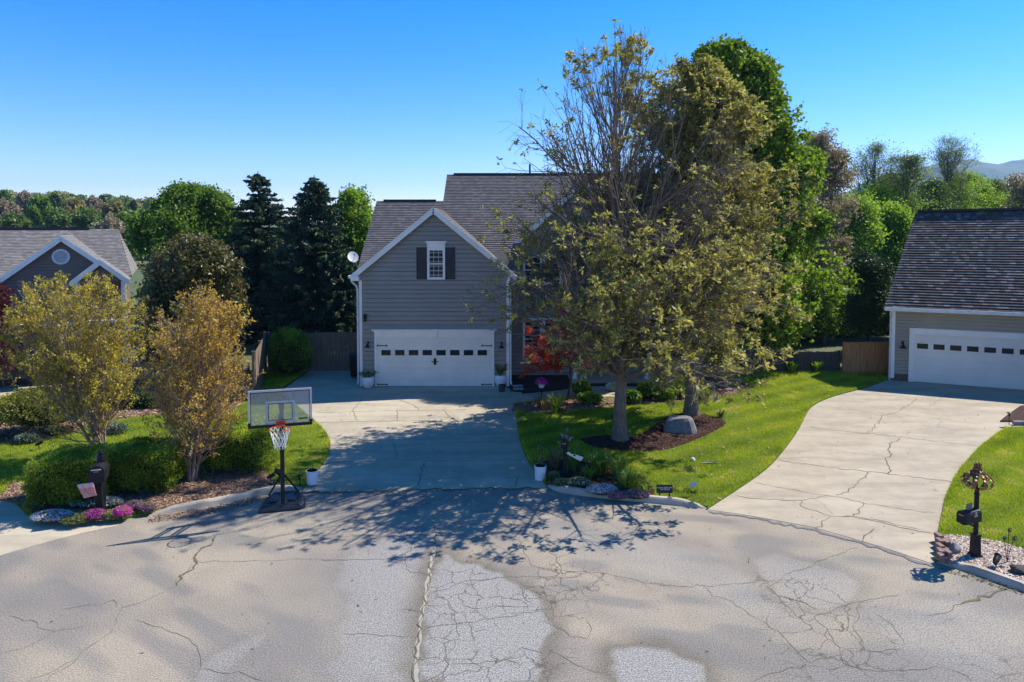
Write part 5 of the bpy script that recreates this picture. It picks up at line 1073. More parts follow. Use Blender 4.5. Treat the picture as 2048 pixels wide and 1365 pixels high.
for k, (px, py, r_, h_, n_, lf, lab) in enumerate(((1085, 822, .35, .45, 160, L_straw, 'dry straw coloured grass clump at the bed corner near the driveway'), (1112, 828, .4, .6, 160, L_grs, 'tall iris clump in the bed corner right of the straw grass'), (1200, 952, .45, .5, 190, L_grs, 'arching daylily clump right of the black bird post'), (1237, 955, .4, .45, 170, L_grs, 'darker daylily clump between two brighter clumps'), (1258, 985, .5, .5, 220, L_grs, 'largest bright daylily clump by the kerb flowers'), (1290, 985, .3, .2, 40, L_host, 'pale variegated leaf clump behind the small black sign'), (1178, 962, .25, .3, 100, L_host, 'small lime clump behind the cream kerb flowers'), (1110, 940, .3, .55, 90, L_straw, 'thin reddish stems behind the white pot by the kerb'), (1145, 945, .28, .6, 130, L_host, 'upright leafy plant right against the black bird post'), (1395, 815, .2, .25, 60, L_drk, 'small dark grass clump by the far oak trunk'), (1440, 838, .25, .25, 60, L_drk, 'small dark grass clump at the end of the mulch ring'))):
    g_ = G(px, py); tuft((g_.x, g_.y, .05), r_, h_, n_, lf, lab, 'daylily_clump' if lf is L_grs else 'grass_clump', 'plant', 80 + k, .014)
for k, (px, py, d_, lf, fl, n_, lab) in enumerate(((1108, 962, (.32, .25, .2), L_tp, None, 0, 'small brownish mound between the white pot and kerb end'), (1128, 978, (.5, .3, .2), L_tp, F_whi, 60, 'cream green kerb mound nearest the white pot'), (1158, 980, (.6, .35, .24), L_tp, F_whi, 140, 'cream flowering kerb mound left of the lilac phlox'), (1206, 997, (.75, .42, .26), L_tp, F_lav, 1500, 'pale lilac creeping phlox spilling over the middle kerb'), (1236, 1004, (.42, .3, .2), L_tp, F_pur, 700, 'purple phlox patch at the right end of the pale lilac one'), (1252, 990, (.5, .4, .22), L_tp, None, 0, 'grey green mound between the two phlox patches'), (1276, 1004, (.62, .35, .22), L_tp, F_pur, 420, 'dull purple phlox nearest the small black sign'))):
    mound(px, py, d_, lf, lab, 120 + k, 1500, .035, 'creeping_phlox' if fl else 'mound_plant', fl, 'flowers' if fl else 'plant', 'creeping flowers over the middle kerb', flower_n=n_)
for k, (px, py, d_, lf, fl, n_, lab) in enumerate(((92, 1052, (.95, .5, .22), L_tp, F_lav, 1500, 'white lilac phlox mat at the left foot of the hedge'), (138, 1056, (.55, .4, .2), L_tp, None, 0, 'grey green mat between the white and first magenta phlox'), (182, 1048, (.48, .36, .24), L_tp, F_mag, 1100, 'magenta phlox cushion below the garden flag'), (160, 1022, (.6, .35, .2), L_tp, F_lav, 500, 'pale blue phlox tucked under the leftmost hedge by the flag'), (205, 1020, (.7, .4, .2), L_tp, F_lav, 700, 'pale blue phlox at the foot of the mailbox post'), (212, 1046, (.35, .3, .2), L_tp, None, 0, 'grey tuft between the two magenta phlox cushions'), (235, 1044, (.42, .36, .26), L_tp, F_mag, 1300, 'brightest magenta phlox cushion right of the flag'), (258, 1026, (.5, .35, .2), L_tp, F_pur, 700, 'purple phlox behind the brightest magenta cushion'), (287, 1030, (.42, .3, .2), L_tp, F_pur, 420, 'mauve phlox at the start of the left kerb'))):
    mound(px, py, d_, lf, lab, 140 + k, 1500, .035, 'creeping_phlox' if fl else 'mound_plant', fl, 'flowers' if fl else 'plant', 'creeping flowers under the hedge', flower_n=n_)
# shrubs right of the far oak and small plants by the fence
simple_tree('azalea_bush', gy_(1330, 26.6), 'nearly bare brown twiggy bush between the two oak trunks', 52, 1.7, [(.1, .4), (.5, .8), (1.3, .9), (1.75, .5)], L_brn, n=900, size=.05, tr=.03, cat='shrub', ang=35, bark=B_grey, l3=900, t0=.03)
simple_tree('snowball_bush', gy_(1432, 28.6), 'multi-stemmed bush with pale lime leaves at the end of the front bed', 53, 2.3, [(.3, .5), (.9, 1.1), (1.8, 1.5), (2.4, .9)], L_oak, n=7000, size=.09, tr=.05, cat='shrub', ang=35, l3=1500, t0=.04, bark=B_grey)
simple_tree('forsythia_bush', gy_(1378, 27.6), 'small golden yellow bush just right of the far oak trunk', 54, 1.4, [(.1, .3), (.6, .5), (1.4, .3)], L_gold, n=2500, size=.06, tr=.03, cat='shrub', ang=30, l3=600, t0=.04)
for k, (px, py, lab) in enumerate(((1585, 746, 'small fern left of its twin along the dark fence'), (1632, 746, 'small fern nearer the cedar gate along the dark fence'))):
    g_ = G(px, py); tuft((g_.x, g_.y, .05), .4, .5, 90, L_map, lab, 'fern', 'plant', 95 + k, .03)

# ---- distance: wooded hills, a mountain, individual trees on the near slope
def hill(name, x0_, x1_, y0_, y1_, hf, nx_, ny_, mat, z=-.02):
    gx_, gy2 = np.meshgrid(np.linspace(x0_, x1_, nx_), np.linspace(y0_, y1_, ny_)); x = gx_.ravel(); y = gy2.ravel(); zz_ = hf(x, y); ii_ = (np.arange(ny_ - 1)[:, None] * nx_ + np.arange(nx_ - 1)[None]).ravel()
    o = npmesh(name, np.stack([x, y, zz_ + z], 1), np.stack([ii_, ii_ + 1, ii_ + nx_ + 1, ii_ + nx_], 1), mat, smooth=True); o['kind'] = 'structure'; return o
M_hill = P('wooded_hillside', (.055, .085, .025), .95, (.12, .12, .05), .06, 0)
hfL = lambda x, y: 13.5 * np.exp(-((x + 175) / 110) ** 2) * np.clip((y - 120) / 100, 0, 1) ** 1.2 * np.exp(-np.clip(y - 240, 0, 1e9) ** 2 / 8e4) 
hill('hill', -420, 0, 110, 620, hfL, 60, 60, M_hill)
def mtn(x, y):
    r = 250 * np.exp(-((x - 2130) / 800) ** 2 - ((y - 2500) / 420) ** 2) + 110 * np.exp(-((x - 1380) / 330) ** 2 - ((y - 2300) / 300) ** 2)
    return r * (1 + .12 * vnoise(x + 9e3, y, 160, 5) + .05 * vnoise(x + 9e3, y, 60, 6) + .03 * vnoise(x + 9e3, y, 22, 7))
hill('mountain', 500, 3600, 1600, 3600, mtn, 220, 120, P('forest_mountain', (.05, .09, .03), .95, (.09, .11, .05), .012, 0))
# prototypes for far trees, copied
pro = []
for k, (lf, nm, W_) in enumerate(((L_flime, 'green', 3.6), (L_brn, 'tan', 3.8), (L_map2, 'deep green', 3.4), (L_fgold, 'golden', 3.4), (L_drk, 'dark', 2.6))):
    pro.append((nm, lf, W_, k))
far = {}
def far_tree(kind, x, y, z, s, label, rz):
    nm, lf, W_, k = pro[kind]
    if kind not in far:
        e = simple_tree('distant_tree', (x, y, z), label, 200 + k, 9., [(.6, W_ * .6), (3, W_), (6, W_ * .95), (8, W_ * .55), (9, W_ * .15)] if kind != 4 else [(.5, 2.6), (4, 2.2), (7, 1.2), (9, .2)], lf, n=6500, size=.5, tr=.2, limbs=30, l3=700, clump=1.4, group='trees on the wooded hill'); far[kind] = e
    else: e = copy_tree(far[kind])
    e.location = (x, y, z); e.scale = (s, s, s); e.rotation_euler = (0, 0, rz); e['label'] = label; return e
rg = np.random.default_rng(9)
kinds = {0: 'green', 1: 'tan brown', 2: 'deep green', 3: 'yellow gold', 4: 'dark evergreen'}
def hz(px, py_top, Y, kind, lab):
    p_ = AT(px, 460, Y); zt_ = AT(px, py_top, Y).z; z_ = float(hfL(np.array([p_.x]), np.array([Y]))[0]); s_ = max(.6, min(2.6, (zt_ - z_) / 9.2)); z_ = zt_ - s_ * 9.2
    far_tree(kind, p_.x, Y, z_, s_, lab, float(rg.uniform(0, 6)))
L1_ = [(8, 398, 150, 1, 'tan budding tree at the far left edge above the pale roof'), (30, 428, 125, 0, 'green tree low at the left edge just over the pale roof ridge'), (82, 392, 145, 2, 'tall green tree on the hill left of the tan clump'), (55, 382, 190, 1, 'brownish tree on the hill skyline above the left roof'), (112, 388, 180, 4, 'dark pine on the hill skyline left of centre'), (150, 398, 150, 3, 'golden tree mid hill above the left house ridge'), (175, 418, 130, 0, 'green tree just over the right end of the pale roof ridge'), (185, 392, 190, 1, 'tan tree on the skyline above the golden one'), (205, 390, 200, 4, 'dark pine on the skyline near the rounded maple'), (230, 404, 160, 3, 'golden green tree mid hill near the rounded maple'), (250, 425, 125, 2, 'green tree touching the left side of the rounded maple'), (268, 400, 210, 4, 'dark tree on the skyline beside the rounded maple'), (120, 420, 125, 0, 'lime tree low in front of the golden hill tree'), (12, 380, 210, 2, 'green tree on the skyline at the far left'), (215, 432, 118, 1, 'grey tan tree right over the end of the roof ridge'), (145, 388, 220, 2, 'deep green tree on the skyline behind the golden one'), (-20, 385, 170, 4, 'dark pine half out of frame at far left')]
for q_ in L1_: hz(*q_)
# far-off wood that reads as one mass
def wood(name, pts, n_each, size, leafs, seed):
    rg = np.random.default_rng(seed); Vs = []; Ts = []
    for x, y, z, r_, h_ in pts:
        d = nrm(rg.normal(size=(n_each, 3))); d[:, 2] = np.abs(d[:, 2]) * 1.0 - .25; c = np.array([x, y, z + h_ * .5]) + d * np.array([r_, r_, h_ * .5]) * rg.uniform(.55, 1.1, (n_each, 1)); Vs.append(c); Ts.append(np.full(n_each, rg.random()) * .8 + rg.random(n_each) * .2)
    c = np.concatenate(Vs); V_, F_ = leafquads(c, size, rg, .8); o = npmesh(name, V_, F_, leafs, tint=np.concatenate(Ts)); o['kind'] = 'stuff'
M_wood = leafmat('far_wood_leaves', [(0., (.05, .09, .025)), (.3, (.11, .17, .04)), (.55, (.20, .24, .07)), (.8, (.28, .25, .12)), (1., (.30, .29, .10))], .25)
pts = []
for _ in range(190):
    Y_ = rg.uniform(120, 300); x_ = rg.uniform(-.85, -.42) * Y_; pts.append((x_, Y_, float(hfL(np.array([x_]), np.array([Y_]))[0]) - 1, rg.uniform(3, 5), rg.uniform(6, 9)))
wood('far_wood', pts, 650, .9, M_wood, 4)
pts = [(rg.uniform(-.42, .8) * Y_, Y_, 0, rg.uniform(3, 5), rg.uniform(4.6, 6.6)) for Y_ in rg.uniform(62, 150, 190)]
wood('far_wood', pts, 500, .9, M_wood, 5)

for k, (px, Y_, dm, lf, lab) in enumerate(((1600, 40, (4.5, 2, 2.6), L_map, 'rounded green shrub mass behind the fence below the green maple'), (1690, 41, (4.0, 2, 3.0), L_lim, 'lime shrub behind the fence where the cedar gate begins'), (1765, 42, (4.5, 2, 2.8), L_map, 'green shrub behind the cedar gate beside the neighbour garage'), (1500, 42, (4.5, 2, 2.8), L_drk, 'dark shrub behind the fence under the green maple'))):
    p = gy_(px, Y_); hedge((p[0], p[1], -.03), dm, 0, lab, 170 + k, 9000, lf, 'screening_shrub', .16, 'shrub', p4=2.3, wild=.14)
# ================================================================ OBJECTS
M_wpot = P('white_glazed_pot', (.72, .73, .75), .35, (.66, .67, .69), 3); M_potsoil = P('potting_soil', (.03, .02, .015), .95)
M_blk = P('black_plastic', (.012, .012, .014), .5, (.018, .018, .02), 4, spec=.2); M_grn = P('stone_grey', (.24, .23, .235), .85, (.15, .145, .15), 5, .02)
# ---- basketball hoop
hb = G(566, 1019)
hoop = tag(empty('basketball_hoop', (hb.x, hb.y, 0), R(16)), 'portable basketball hoop with clear backboard, orange rim and black wheeled base on the road edge', 'basketball hoop')
q = MB(); pts0 = [(-.53, -.1), (-.48, -.14), (.42, -.14), (.52, -.06), (.5, .45), (.36, .82), (-.28, .82), (-.46, .45)]
def ring_stack(q, levels, cap=True):
    n = len(levels[0]); b0 = len(q.v)
    for L_ in levels: q.v += [tuple(p) for p in L_]
    for i in range(len(levels) - 1):
        for j in range(n): a_ = b0 + i * n + j; c_ = b0 + i * n + (j + 1) % n; q.f.append((a_, c_, c_ + n, a_ + n)); q.m.append(0)
    if cap: q.f.append(tuple(b0 + (len(levels) - 1) * n + j for j in range(n))); q.m.append(0)
def sc2(pts, s, z, cy=.3): return [(x * s, cy + (y - cy) * s, z) for x, y in pts]
ring_stack(q, [sc2(pts0, 1, .02), sc2(pts0, 1.02, .05), sc2(pts0, .98, .10), sc2(pts0, .86, .16), sc2(pts0, .78, .165), sc2(pts0, .62, .13)], True)
q.lathe((-.22, .2, .12), [(.1, 0), (.1, .05), (.07, .06)], 12); q.lathe((.2, .2, .12), [(.1, 0), (.1, .05), (.07, .06)], 12); q.lathe((.28, .62, .12), [(.05, 0), (.05, .06), (.02, .07)], 12)
q.build('base', P('base_black_plastic', (.022, .022, .026), .33, (.035, .035, .04), 5), hoop, bevel=.008)
for sx in (-.47, .47):
    q = MB(); q.tube([(sx - .03, -.02, .07), (sx + .03, -.02, .07)], .06, 12); q.build('wheel', M_blk, hoop)
q = MB(); q.box((0, .0, 1.32), (.095, .095, 2.55)); q.build('pole', M_blk, hoop, bevel=.012)
for sx in (-1, 1):
    q = MB(); q.beam((.04 * sx, .05, .82), (.36 * sx, .62, .14), .03, .03); q.build('brace', M_blk, hoop)
q = MB(); q.box((-.14, -.1, 1.02), (.05, .08, .05)); q.box((-.06, -.06, .95), (.14, .06, .09)); q.build('height_handle', M_blk, hoop)
q = MB()
for z0_, z1_ in ((2.1, 2.5), (2.45, 2.95)):
    for sx in (-.05, .05): q.beam((sx, .06, z0_), (sx, -.42, z1_ - .1), .025, .045)
q.build('lift_arm', M_blk, hoop)
BY = -.5; bw, bz0, bz1 = .70, 2.15, 3.02
q = MB(); e_ = .04
q.b2((-bw, BY - .02, bz1 - e_), (bw, BY + .02, bz1)); q.b2((-bw, BY - .0199, bz0 + .06), (-bw + e_, BY + .0199, bz1 - e_)); q.b2((bw - e_, BY - .0199, bz0 + .06), (bw, BY + .0199, bz1 - e_))
bb = q.build('board_frame', P('silver_frame', (.50, .52, .55), .3, (.46, .48, .5), 3, metal=.3), hoop)
q = MB(); q.b2((-bw - .004, BY - .03, bz0), (bw + .004, BY + .025, bz0 + .06)); q.b2((-bw - .006, BY - .028, bz0 + .0601), (-bw + .05, BY + .0255, bz0 + .13)); q.b2((bw - .05, BY - .028, bz0 + .0601), (bw + .006, BY + .0255, bz0 + .13)); q.build('board_pad', M_blk, hoop)
mg, tg, bgl = nmat('clear_acrylic'); tr_ = tg.nodes.new('ShaderNodeBsdfTransparent'); tr_.inputs[0].default_value = (.88, .9, .86, 1); gl_ = tg.nodes.new('ShaderNodeBsdfGlossy'); gl_.inputs['Roughness'].default_value = .05
df_ = tg.nodes.new('ShaderNodeBsdfDiffuse'); df_.inputs[0].default_value = (.75, .75, .72, 1); mx1 = tg.nodes.new('ShaderNodeMixShader'); mx1.inputs[0].default_value = .16; mx2 = tg.nodes.new('ShaderNodeMixShader'); mx2.inputs[0].default_value = .05
tg.links.new(tr_.outputs[0], mx1.inputs[1]); tg.links.new(df_.outputs[0], mx1.inputs[2]); tg.links.new(mx1.outputs[0], mx2.inputs[1]); tg.links.new(gl_.outputs[0], mx2.inputs[2]); tg.links.new(mx2.outputs[0], tg.nodes['Material Output'].inputs[0])
q = MB(); q.b2((-bw + e_, BY - .004, bz0 + .06), (bw - e_, BY + .004, bz1 - e_)); q.build('backboard', mg, hoop)
q = MB()
for a_, c_ in (((-bw + e_, bz1 - .065), (bw - e_, bz1 - .052)), ((-bw + .05, bz0 + .075), (-bw + .062, bz1 - .052)), ((bw - .062, bz0 + .075), (bw - .05, bz1 - .052))): q.b2((a_[0], BY - .0075, a_[1]), (c_[0], BY - .0045, c_[1]))
for x_ in (-.31, .28): q.b2((x_, BY + .005, bz0 + .06), (x_ + .03, BY + .02, bz1 - e_))
q.build('border_line', M_blk, bb)
q = MB(); tx, tz0, tz1, w_ = .315, bz0 + .1, bz0 + .6, .05
q.b2((-tx, BY - .011, tz1 - w_), (tx, BY - .0062, tz1)); q.b2((-tx, BY - .011, tz0), (tx, BY - .0062, tz0 + w_)); q.b2((-tx, BY - .011, tz0 + w_), (-tx + w_, BY - .0062, tz1 - w_)); q.b2((tx - w_, BY - .011, tz0 + w_), (tx, BY - .0062, tz1 - w_)); q.build('target_square', P('target_grey', (.42, .45, .5), .5), bb)
q = MB(); i_ = .012; q.b2((-tx + w_, BY - .0135, tz1 - w_ - i_), (tx - w_, BY - .0105, tz1 - w_)); q.b2((-tx + w_, BY - .0135, tz0 + w_), (tx - w_, BY - .0105, tz0 + w_ + i_)); q.b2((-tx + w_, BY - .0133, tz0 + w_ + i_), (-tx + w_ + i_, BY - .0107, tz1 - w_ - i_)); q.b2((tx - w_ - i_, BY - .0133, tz0 + w_ + i_), (tx - w_, BY - .0107, tz1 - w_ - i_)); q.build('target_outline', M_blk, bb)
q = MB(); q.box((.5, BY - .008, bz0 + .16), (.19, .005, .03)); q.build('badge', M_blk, bb, bevel=.002)
q = MB(); rz_ = 2.2; rc_ = (0, BY - .38, rz_)
q.tube([(.228 * math.cos(t * math.pi / 16), BY - .38 + .228 * math.sin(t * math.pi / 16), rz_) for t in range(33)], .011, 6, caps=False); q.box((0, BY - .03, rz_ + .02), (.2, .03, .13)); q.beam((-.07, BY - .04, rz_ - .05), (-.1, BY - .18, rz_ - .01), .02, .01); q.beam((.07, BY - .04, rz_ - .05), (.1, BY - .18, rz_ - .01), .02, .01); q.box((0, BY - .1, rz_), (.18, .12, .012))
rim = q.build('rim', P('orange_rim', (.55, .06, .025), .4), hoop)
q = MB(); nn_ = 12
for s_ in (1, -1):
    for k in range(nn_):
        pts = []
        for i in range(9):
            f = i / 8; r_ = .222 * (1 - f) ** 1.3 * .48 + .115 + .005; a_ = 2 * math.pi * (k / nn_) + s_ * f * 1.15; pts.append((math.cos(a_) * r_, BY - .38 + math.sin(a_) * r_, rz_ - .44 * f))
        q.tube(pts, .0055, 4)
q.build('net', P('white_net', (.8, .8, .78), .8), rim)

# ---- pots
def pot(name, loc, r, h, mat, label, plant=None, cat='plant pot', prof=None, group=None):
    e = tag(empty(name, loc), label, cat, group); q = MB(); pr = prof or [(r * .84, 0), (r * .9, .01), (r, h * .9), (r * 1.03, h * .92), (r * 1.03, h), (r * .92, h), (r * .9, h - .05)]
    q.lathe((0, 0, 0), pr, 28); q.build('pot', mat, e, smooth=False); q = MB(); q.lathe((0, 0, h - .06), [(r * .9, 0), (r * .9, .01), (r * .5, .02)], 18); q.build('soil', M_potsoil, e)
    if plant: plant(e, h)
    return e
def sprig(n, hh, rr, leaf, size, seed, nl):
    def f(e, h):
        rg = np.random.default_rng(seed); a = rg.uniform(0, 6.28, n); P_ = np.zeros((n, 5, 3)); s = np.linspace(0, 1, 5)
        for i in range(5): P_[:, i] = np.stack([np.cos(a) * rr * s[i] ** 1.4 * rg.uniform(.5, 1, n), np.sin(a) * rr * s[i] ** 1.4 * rg.uniform(.5, 1, n), h - .05 + hh * s[i] * np.linspace(.5, 1, n)], 1)
        v, f_ = tubes(P_, np.full((n, 5), .005), 4); npmesh('stems', v, f_, B_dark, e); p_, _, ax_ = along(P_, rg, nl, .25, .03); V_, F_ = leafquads(p_, size, rg, .5, axis=ax_); npmesh('leaves', V_, F_, leaf, e, tint=rg.random(nl))
    return f
g_ = G(622, 975); pot('plant_pot', (g_.x, g_.y + .12, .05), .155, .36, M_wpot, 'white cylindrical pot beside the basketball hoop at the driveway corner', sprig(3, .25, .05, L_grs, .05, 1, 18))
g_ = G(1081, 963); pot('plant_pot', (g_.x, g_.y + .12, .01), .16, .38, M_wpot, 'white cylindrical pot near the black bird post at the driveway corner', sprig(5, .7, .12, L_straw, .06, 2, 80))
egg = [(.1, 0), (.17, .03), (.25, .18), (.275, .35), (.26, .47), (.24, .48), (.23, .42)]
g_ = G(734, 779); pot('plant_pot', (g_.x, g_.y + .2, .01), .25, .48, M_wpot, 'white egg-shaped planter with trailing plant left of the garage door', sprig(22, .3, .5, L_grs, .09, 3, 260), prof=egg)
g_ = G(1001, 776); pot('plant_pot', (g_.x, g_.y + .28, .01), .25, .48, M_wpot, 'white egg-shaped planter with grassy plant right of the garage door', sprig(30, .65, .32, L_grs, .09, 4, 420), prof=egg)
g_ = G(1004, 784); pot('plant_pot', (g_.x, g_.y, .01), .14, .28, P('grey_bucket', (.05, .05, .05), .5), 'small dark grey pot in front of the right white planter')
g_ = G(1083, 776)
e = tag(empty('hanging_basket', (AT(1083, 776, YF - 1.9).x, YF - 1.9, AT(1083, 776, YF - 1.9).z + .0)), 'white pot of magenta flowers on a thin stand by the house wall', 'flower basket')
q = MB(); q.lathe((0, 0, 0), [(.07, 0), (.11, .04), (.13, .15), (.14, .17), (.12, .17)], 18); q.build('pot', M_wpot, e); rg = np.random.default_rng(4); d = nrm(rg.normal(size=(420, 3))); d[:, 2] = np.abs(d[:, 2]) * .9; V_, F_ = leafquads(d * .24 + np.array([0, 0, .18]), .065, rg, .9); npmesh('flowers', V_, F_, F_mag, e, tint=rg.random(420))
d = nrm(rg.normal(size=(160, 3))); d[:, 2] = np.abs(d[:, 2]) * .6; V_, F_ = leafquads(d * .2 + np.array([0, 0, .16]), .06, rg, .6); npmesh('leaves', V_, F_, L_box, e, tint=rg.random(160))
q = MB(); zz0 = -AT(1083, 776, YF - 1.9).z + .05; q.tube([(0, 0, zz0), (0, 0, .0)], .02, 6); q.build('stand', M_blk, e)

# ---- wheeled bin beside the garage
g_ = G(707, 757); bn = tag(empty('wheeled_bin', (g_.x + .05, g_.y + .3, .01)), 'black wheeled rubbish bin beside the garage corner against the fence', 'bin')
q = MB(); q.box((0, 0, .52), (.5, .55, .96)); 
for k in (0, 1, 2, 3): pass
q.v = [(x * (.82 + .18 * (z / 1.0)), y * (.84 + .16 * z), z) for x, y, z in q.v]; q.build('body', M_blk, bn, bevel=.03)
q = MB(); q.box((0, -.02, 1.045), (.56, .64, .07), taper=.9); q.tube([(-.22, .33, 1.0), (.22, .33, 1.0)], .018, 8); q.build('lid', P('dark_bin_lid', (.02, .02, .035), .4), bn, bevel=.015)
for sx in (-.24, .24):
    q = MB(); q.tube([(sx - .025, .24, .1), (sx + .025, .24, .1)], .1, 16); q.build('wheel', M_blk, bn)

# ---- boulders and rocks
def rock(loc, pts_fn, name, label, mat, cat='rock', group=None, seed=0, dim=(1, 1, 1), n=3, rough=.07, rz=0, parent=None, sharp=3.2, cuts=True):
    q = MB(); rows_ = []; rr = random.Random(seed); N_, K_ = 12, 20
    sd_ = [Vector((rr.uniform(-1, 1), rr.uniform(-1, 1), rr.uniform(-.6, 1))).normalized() for _ in range(9)]; off = [rr.uniform(.72, .95) for _ in sd_]
    for i in range(N_ + 1):
        ph = -math.pi / 2 + math.pi * i / N_; r_ = []
        for j in range(K_):
            th = 2 * math.pi * j / K_; v = Vector((math.cos(ph) * math.cos(th), math.cos(ph) * math.sin(th), math.sin(ph)))
            kk = (abs(v.x) ** sharp + abs(v.y) ** sharp + abs(v.z) ** sharp) ** (1 / sharp); v = v / kk
            for s_, o_ in (zip(sd_, off) if cuts else ()):
                dd = v.dot(s_)
                if dd > o_: v = v - s_ * (dd - o_)
            v = v * (1 + rr.uniform(-rough, rough) * .3); v = pts_fn(v) if pts_fn else v
            r_.append((v.x * dim[0] / 2, v.y * dim[1] / 2, (v.z + .85) * dim[2] / 1.85))
        rows_.append(r_)
    for r0_, r1_ in zip(rows_, rows_[1:]):
        for j in range(K_): q.poly([r0_[j], r0_[(j + 1) % K_], r1_[(j + 1) % K_], r1_[j]])
    o = q.build(name, mat, loc=loc, rz=rz); return tag(o, label, cat, group)
g_ = G(1366, 872)
def cob(v): s = 1 - .16 * (v.z + 1); return Vector((v.x * s, v.y * (1 - .5 * (v.z + 1) * .5), v.z + .06 * math.sin(v.x * 3)))
rock((g_.x, g_.y + .4, .03), cob, 'boulder', 'large pale grey granite boulder with sloping sides in the dark mulch ring', P('granite', (.26, .25, .25), .85, (.17, .165, .165), 9, .04), seed=5, dim=(1.12, .85, .48), rz=R(-14), sharp=14, cuts=False)
for k, (px, py, d_, lab) in enumerate(((1418, 782, (.7, .4, .3), 'buff rock in the front bed near the golden bush'), (1450, 778, (.6, .4, .22), 'flat buff rock in the middle of the bed end'), (1474, 769, (.5, .35, .22), 'pale rock near the tip of the front bed'), (1462, 785, (.4, .3, .14), 'low stone at the front lip of the bed end'), (1398, 806, (.35, .2, .08), 'pale flat stone at the lawn edge by the far oak'), (1118, 978, (.35, .22, .16), 'grey rock at the end of the middle kerb'))):
    g_ = G(px, py); rock((g_.x, g_.y + .1, .03), None, 'rock', lab, P('buff_stone', (.40, .33, .26), .85, (.26, .22, .18), 5, .02), seed=20 + k, dim=d_, rz=k, group='garden rocks')
g_ = G(1165, 950); rock((g_.x + .05, g_.y + .2, .0), None, 'rock', 'rusty red rock behind the kerb flowers', P('red_stone', (.12, .05, .035), .85, (.07, .03, .025), 5, .02), seed=33, dim=(.4, .3, .2))
g_ = G(1909, 1105, .05); rock((g_.x, g_.y, .05), None, 'rock', 'grey pointed rock beside the red brick stack', M_grn, seed=40, dim=(.24, .2, .2), rz=.5)
g_ = G(2040, 1147, .05); rock((g_.x, g_.y, .05), None, 'rock', 'dark rock in the pebble bed at the right edge', P('dark_stone', (.05, .045, .04), .85), seed=41, dim=(.34, .26, .16))

# ---- stacked bricks, each its own thing
M_pav = P('paver_red', (.27, .17, .14), .9, (.19, .12, .10), 10, .01)
k = 0
names_ = ['back', 'second', 'third', 'fourth', 'front']
for row in range(5):
    for c_ in range(2):
        if (row, c_) == (0, 1): pass
        g_ = G(1881 + c_ * 12 + row * 1.2, 1084 + row * 10.5 + c_ * 2, .05)
        for lv in range(2 if row in (1, 3) or c_ == 0 else 1):
            q = MB(); q.box((0, 0, .035), (.105, .19, .065)); rr = random.Random(row * 10 + c_ * 3 + lv)
            o = q.build('brick', M_pav, loc=(g_.x + rr.uniform(-.01, .01), g_.y + .05, .058 + lv * .071), rz=R(rr.uniform(-8, 8) + (8 if c_ else -4)), bevel=.006)
            tag(o, f'reddish paver brick, {"upper" if lv else "lower"} one, {names_[row]} row, {"pebble" if c_ else "driveway"} side of the brick stack', 'brick', 'bricks stacked at the pebble bed corner'); k += 1

# ---- mailboxes
def mailbox_box(parent, c, yaw, L=.5, W_=.2, H_=.26, tilt=0):
    """tunnel-topped box; local axis x forward (door end)"""
    q = MB(); prof = [(-W_ / 2, 0), (W_ / 2, 0), (W_ / 2, H_ - W_ / 2)] + [(W_ / 2 * math.cos(a_), H_ - W_ / 2 + W_ / 2 * math.sin(a_)) for a_ in [math.pi * i / 8 for i in range(1, 8)]] + [(-W_ / 2, H_ - W_ / 2)]
    cs, sn = math.cos(yaw), math.sin(yaw); T_ = lambda x, y, z: (c[0] + x * cs - y * sn, c[1] + x * sn + y * cs, c[2] + z)
    def ext(q, x0_, x1_, s_=1.):
        a_ = [T_(x0_, y * s_, z * s_ - (s_ - 1) * H_ * .4) for y, z in prof]; b_ = [T_(x1_, y * s_, z * s_ - (s_ - 1) * H_ * .4) for y, z in prof]; n = len(prof)
        q.poly(a_[::-1]); q.poly(b_)
        for i in range(n): q.poly([a_[i], a_[(i + 1) % n], b_[(i + 1) % n], b_[i]])
    ext(q, -L / 2, L / 2); bx = q.build('box', M_blk, parent); q = MB(); ext(q, L / 2 + .001, L / 2 + .02, 1.06); dr_ = q.build('door', M_blk, bx); q = MB(); ext(q, L / 2 + .021, L / 2 + .024, .0001)
    q = MB(); q.box(T_(L / 2 + .03, 0, H_ * .68), (.02, .1, .012), yaw); q.build('handle', P('silver_handle', (.45, .45, .45), .3, metal=.6), dr_); return bx, T_
g_ = G(1950, 1112, .06); mbx = tag(empty('mailbox', (g_.x, g_.y, .05)), 'black mailbox on an ornate post in the pebble bed, topped by copper spinner', 'mailbox')
q = MB(); q.box((0, 0, .03), (.19, .19, .06)); q.box((0, 0, .24), (.15, .15, .4), taper=.84); q.box((0, 0, .455), (.15, .15, .035)); q.lathe((0, 0, .46), [(.045, 0), (.045, .8), (.055, .82), (.055, .84), (.04, .86), (.04, .93), (.02, .96)], 14); q.build('post', M_blk, mbx)
yaw = R(202); q = MB(); q.beam((0, 0, .6), (.25 * math.cos(yaw), .25 * math.sin(yaw), .73), .03, .04); q.beam((0, 0, .74), (.42 * math.cos(yaw), .42 * math.sin(yaw), .74), .08, .03); q.build('bracket', M_blk, mbx)
bx, T_ = mailbox_box(mbx, (.2 * math.cos(yaw), .2 * math.sin(yaw), .757), yaw, .44, .2, .25)
q = MB(); q.box(T_(.02, .0, .31), (.16, .02, .12), yaw); q.box(T_(.02, 0, .26), (.18, .03, .02), yaw); q.build('number_plate', P('plate_grey', (.16, .16, .18), .4), bx); q = MB(); q.box(T_(-.04, .103, .14), (.1, .006, .03), yaw); q.box(T_(-.04, .103, .19), (.05, .006, .05), yaw); q.build('flag', P('silver_handle', (.45, .45, .45), .3, metal=.6), bx)
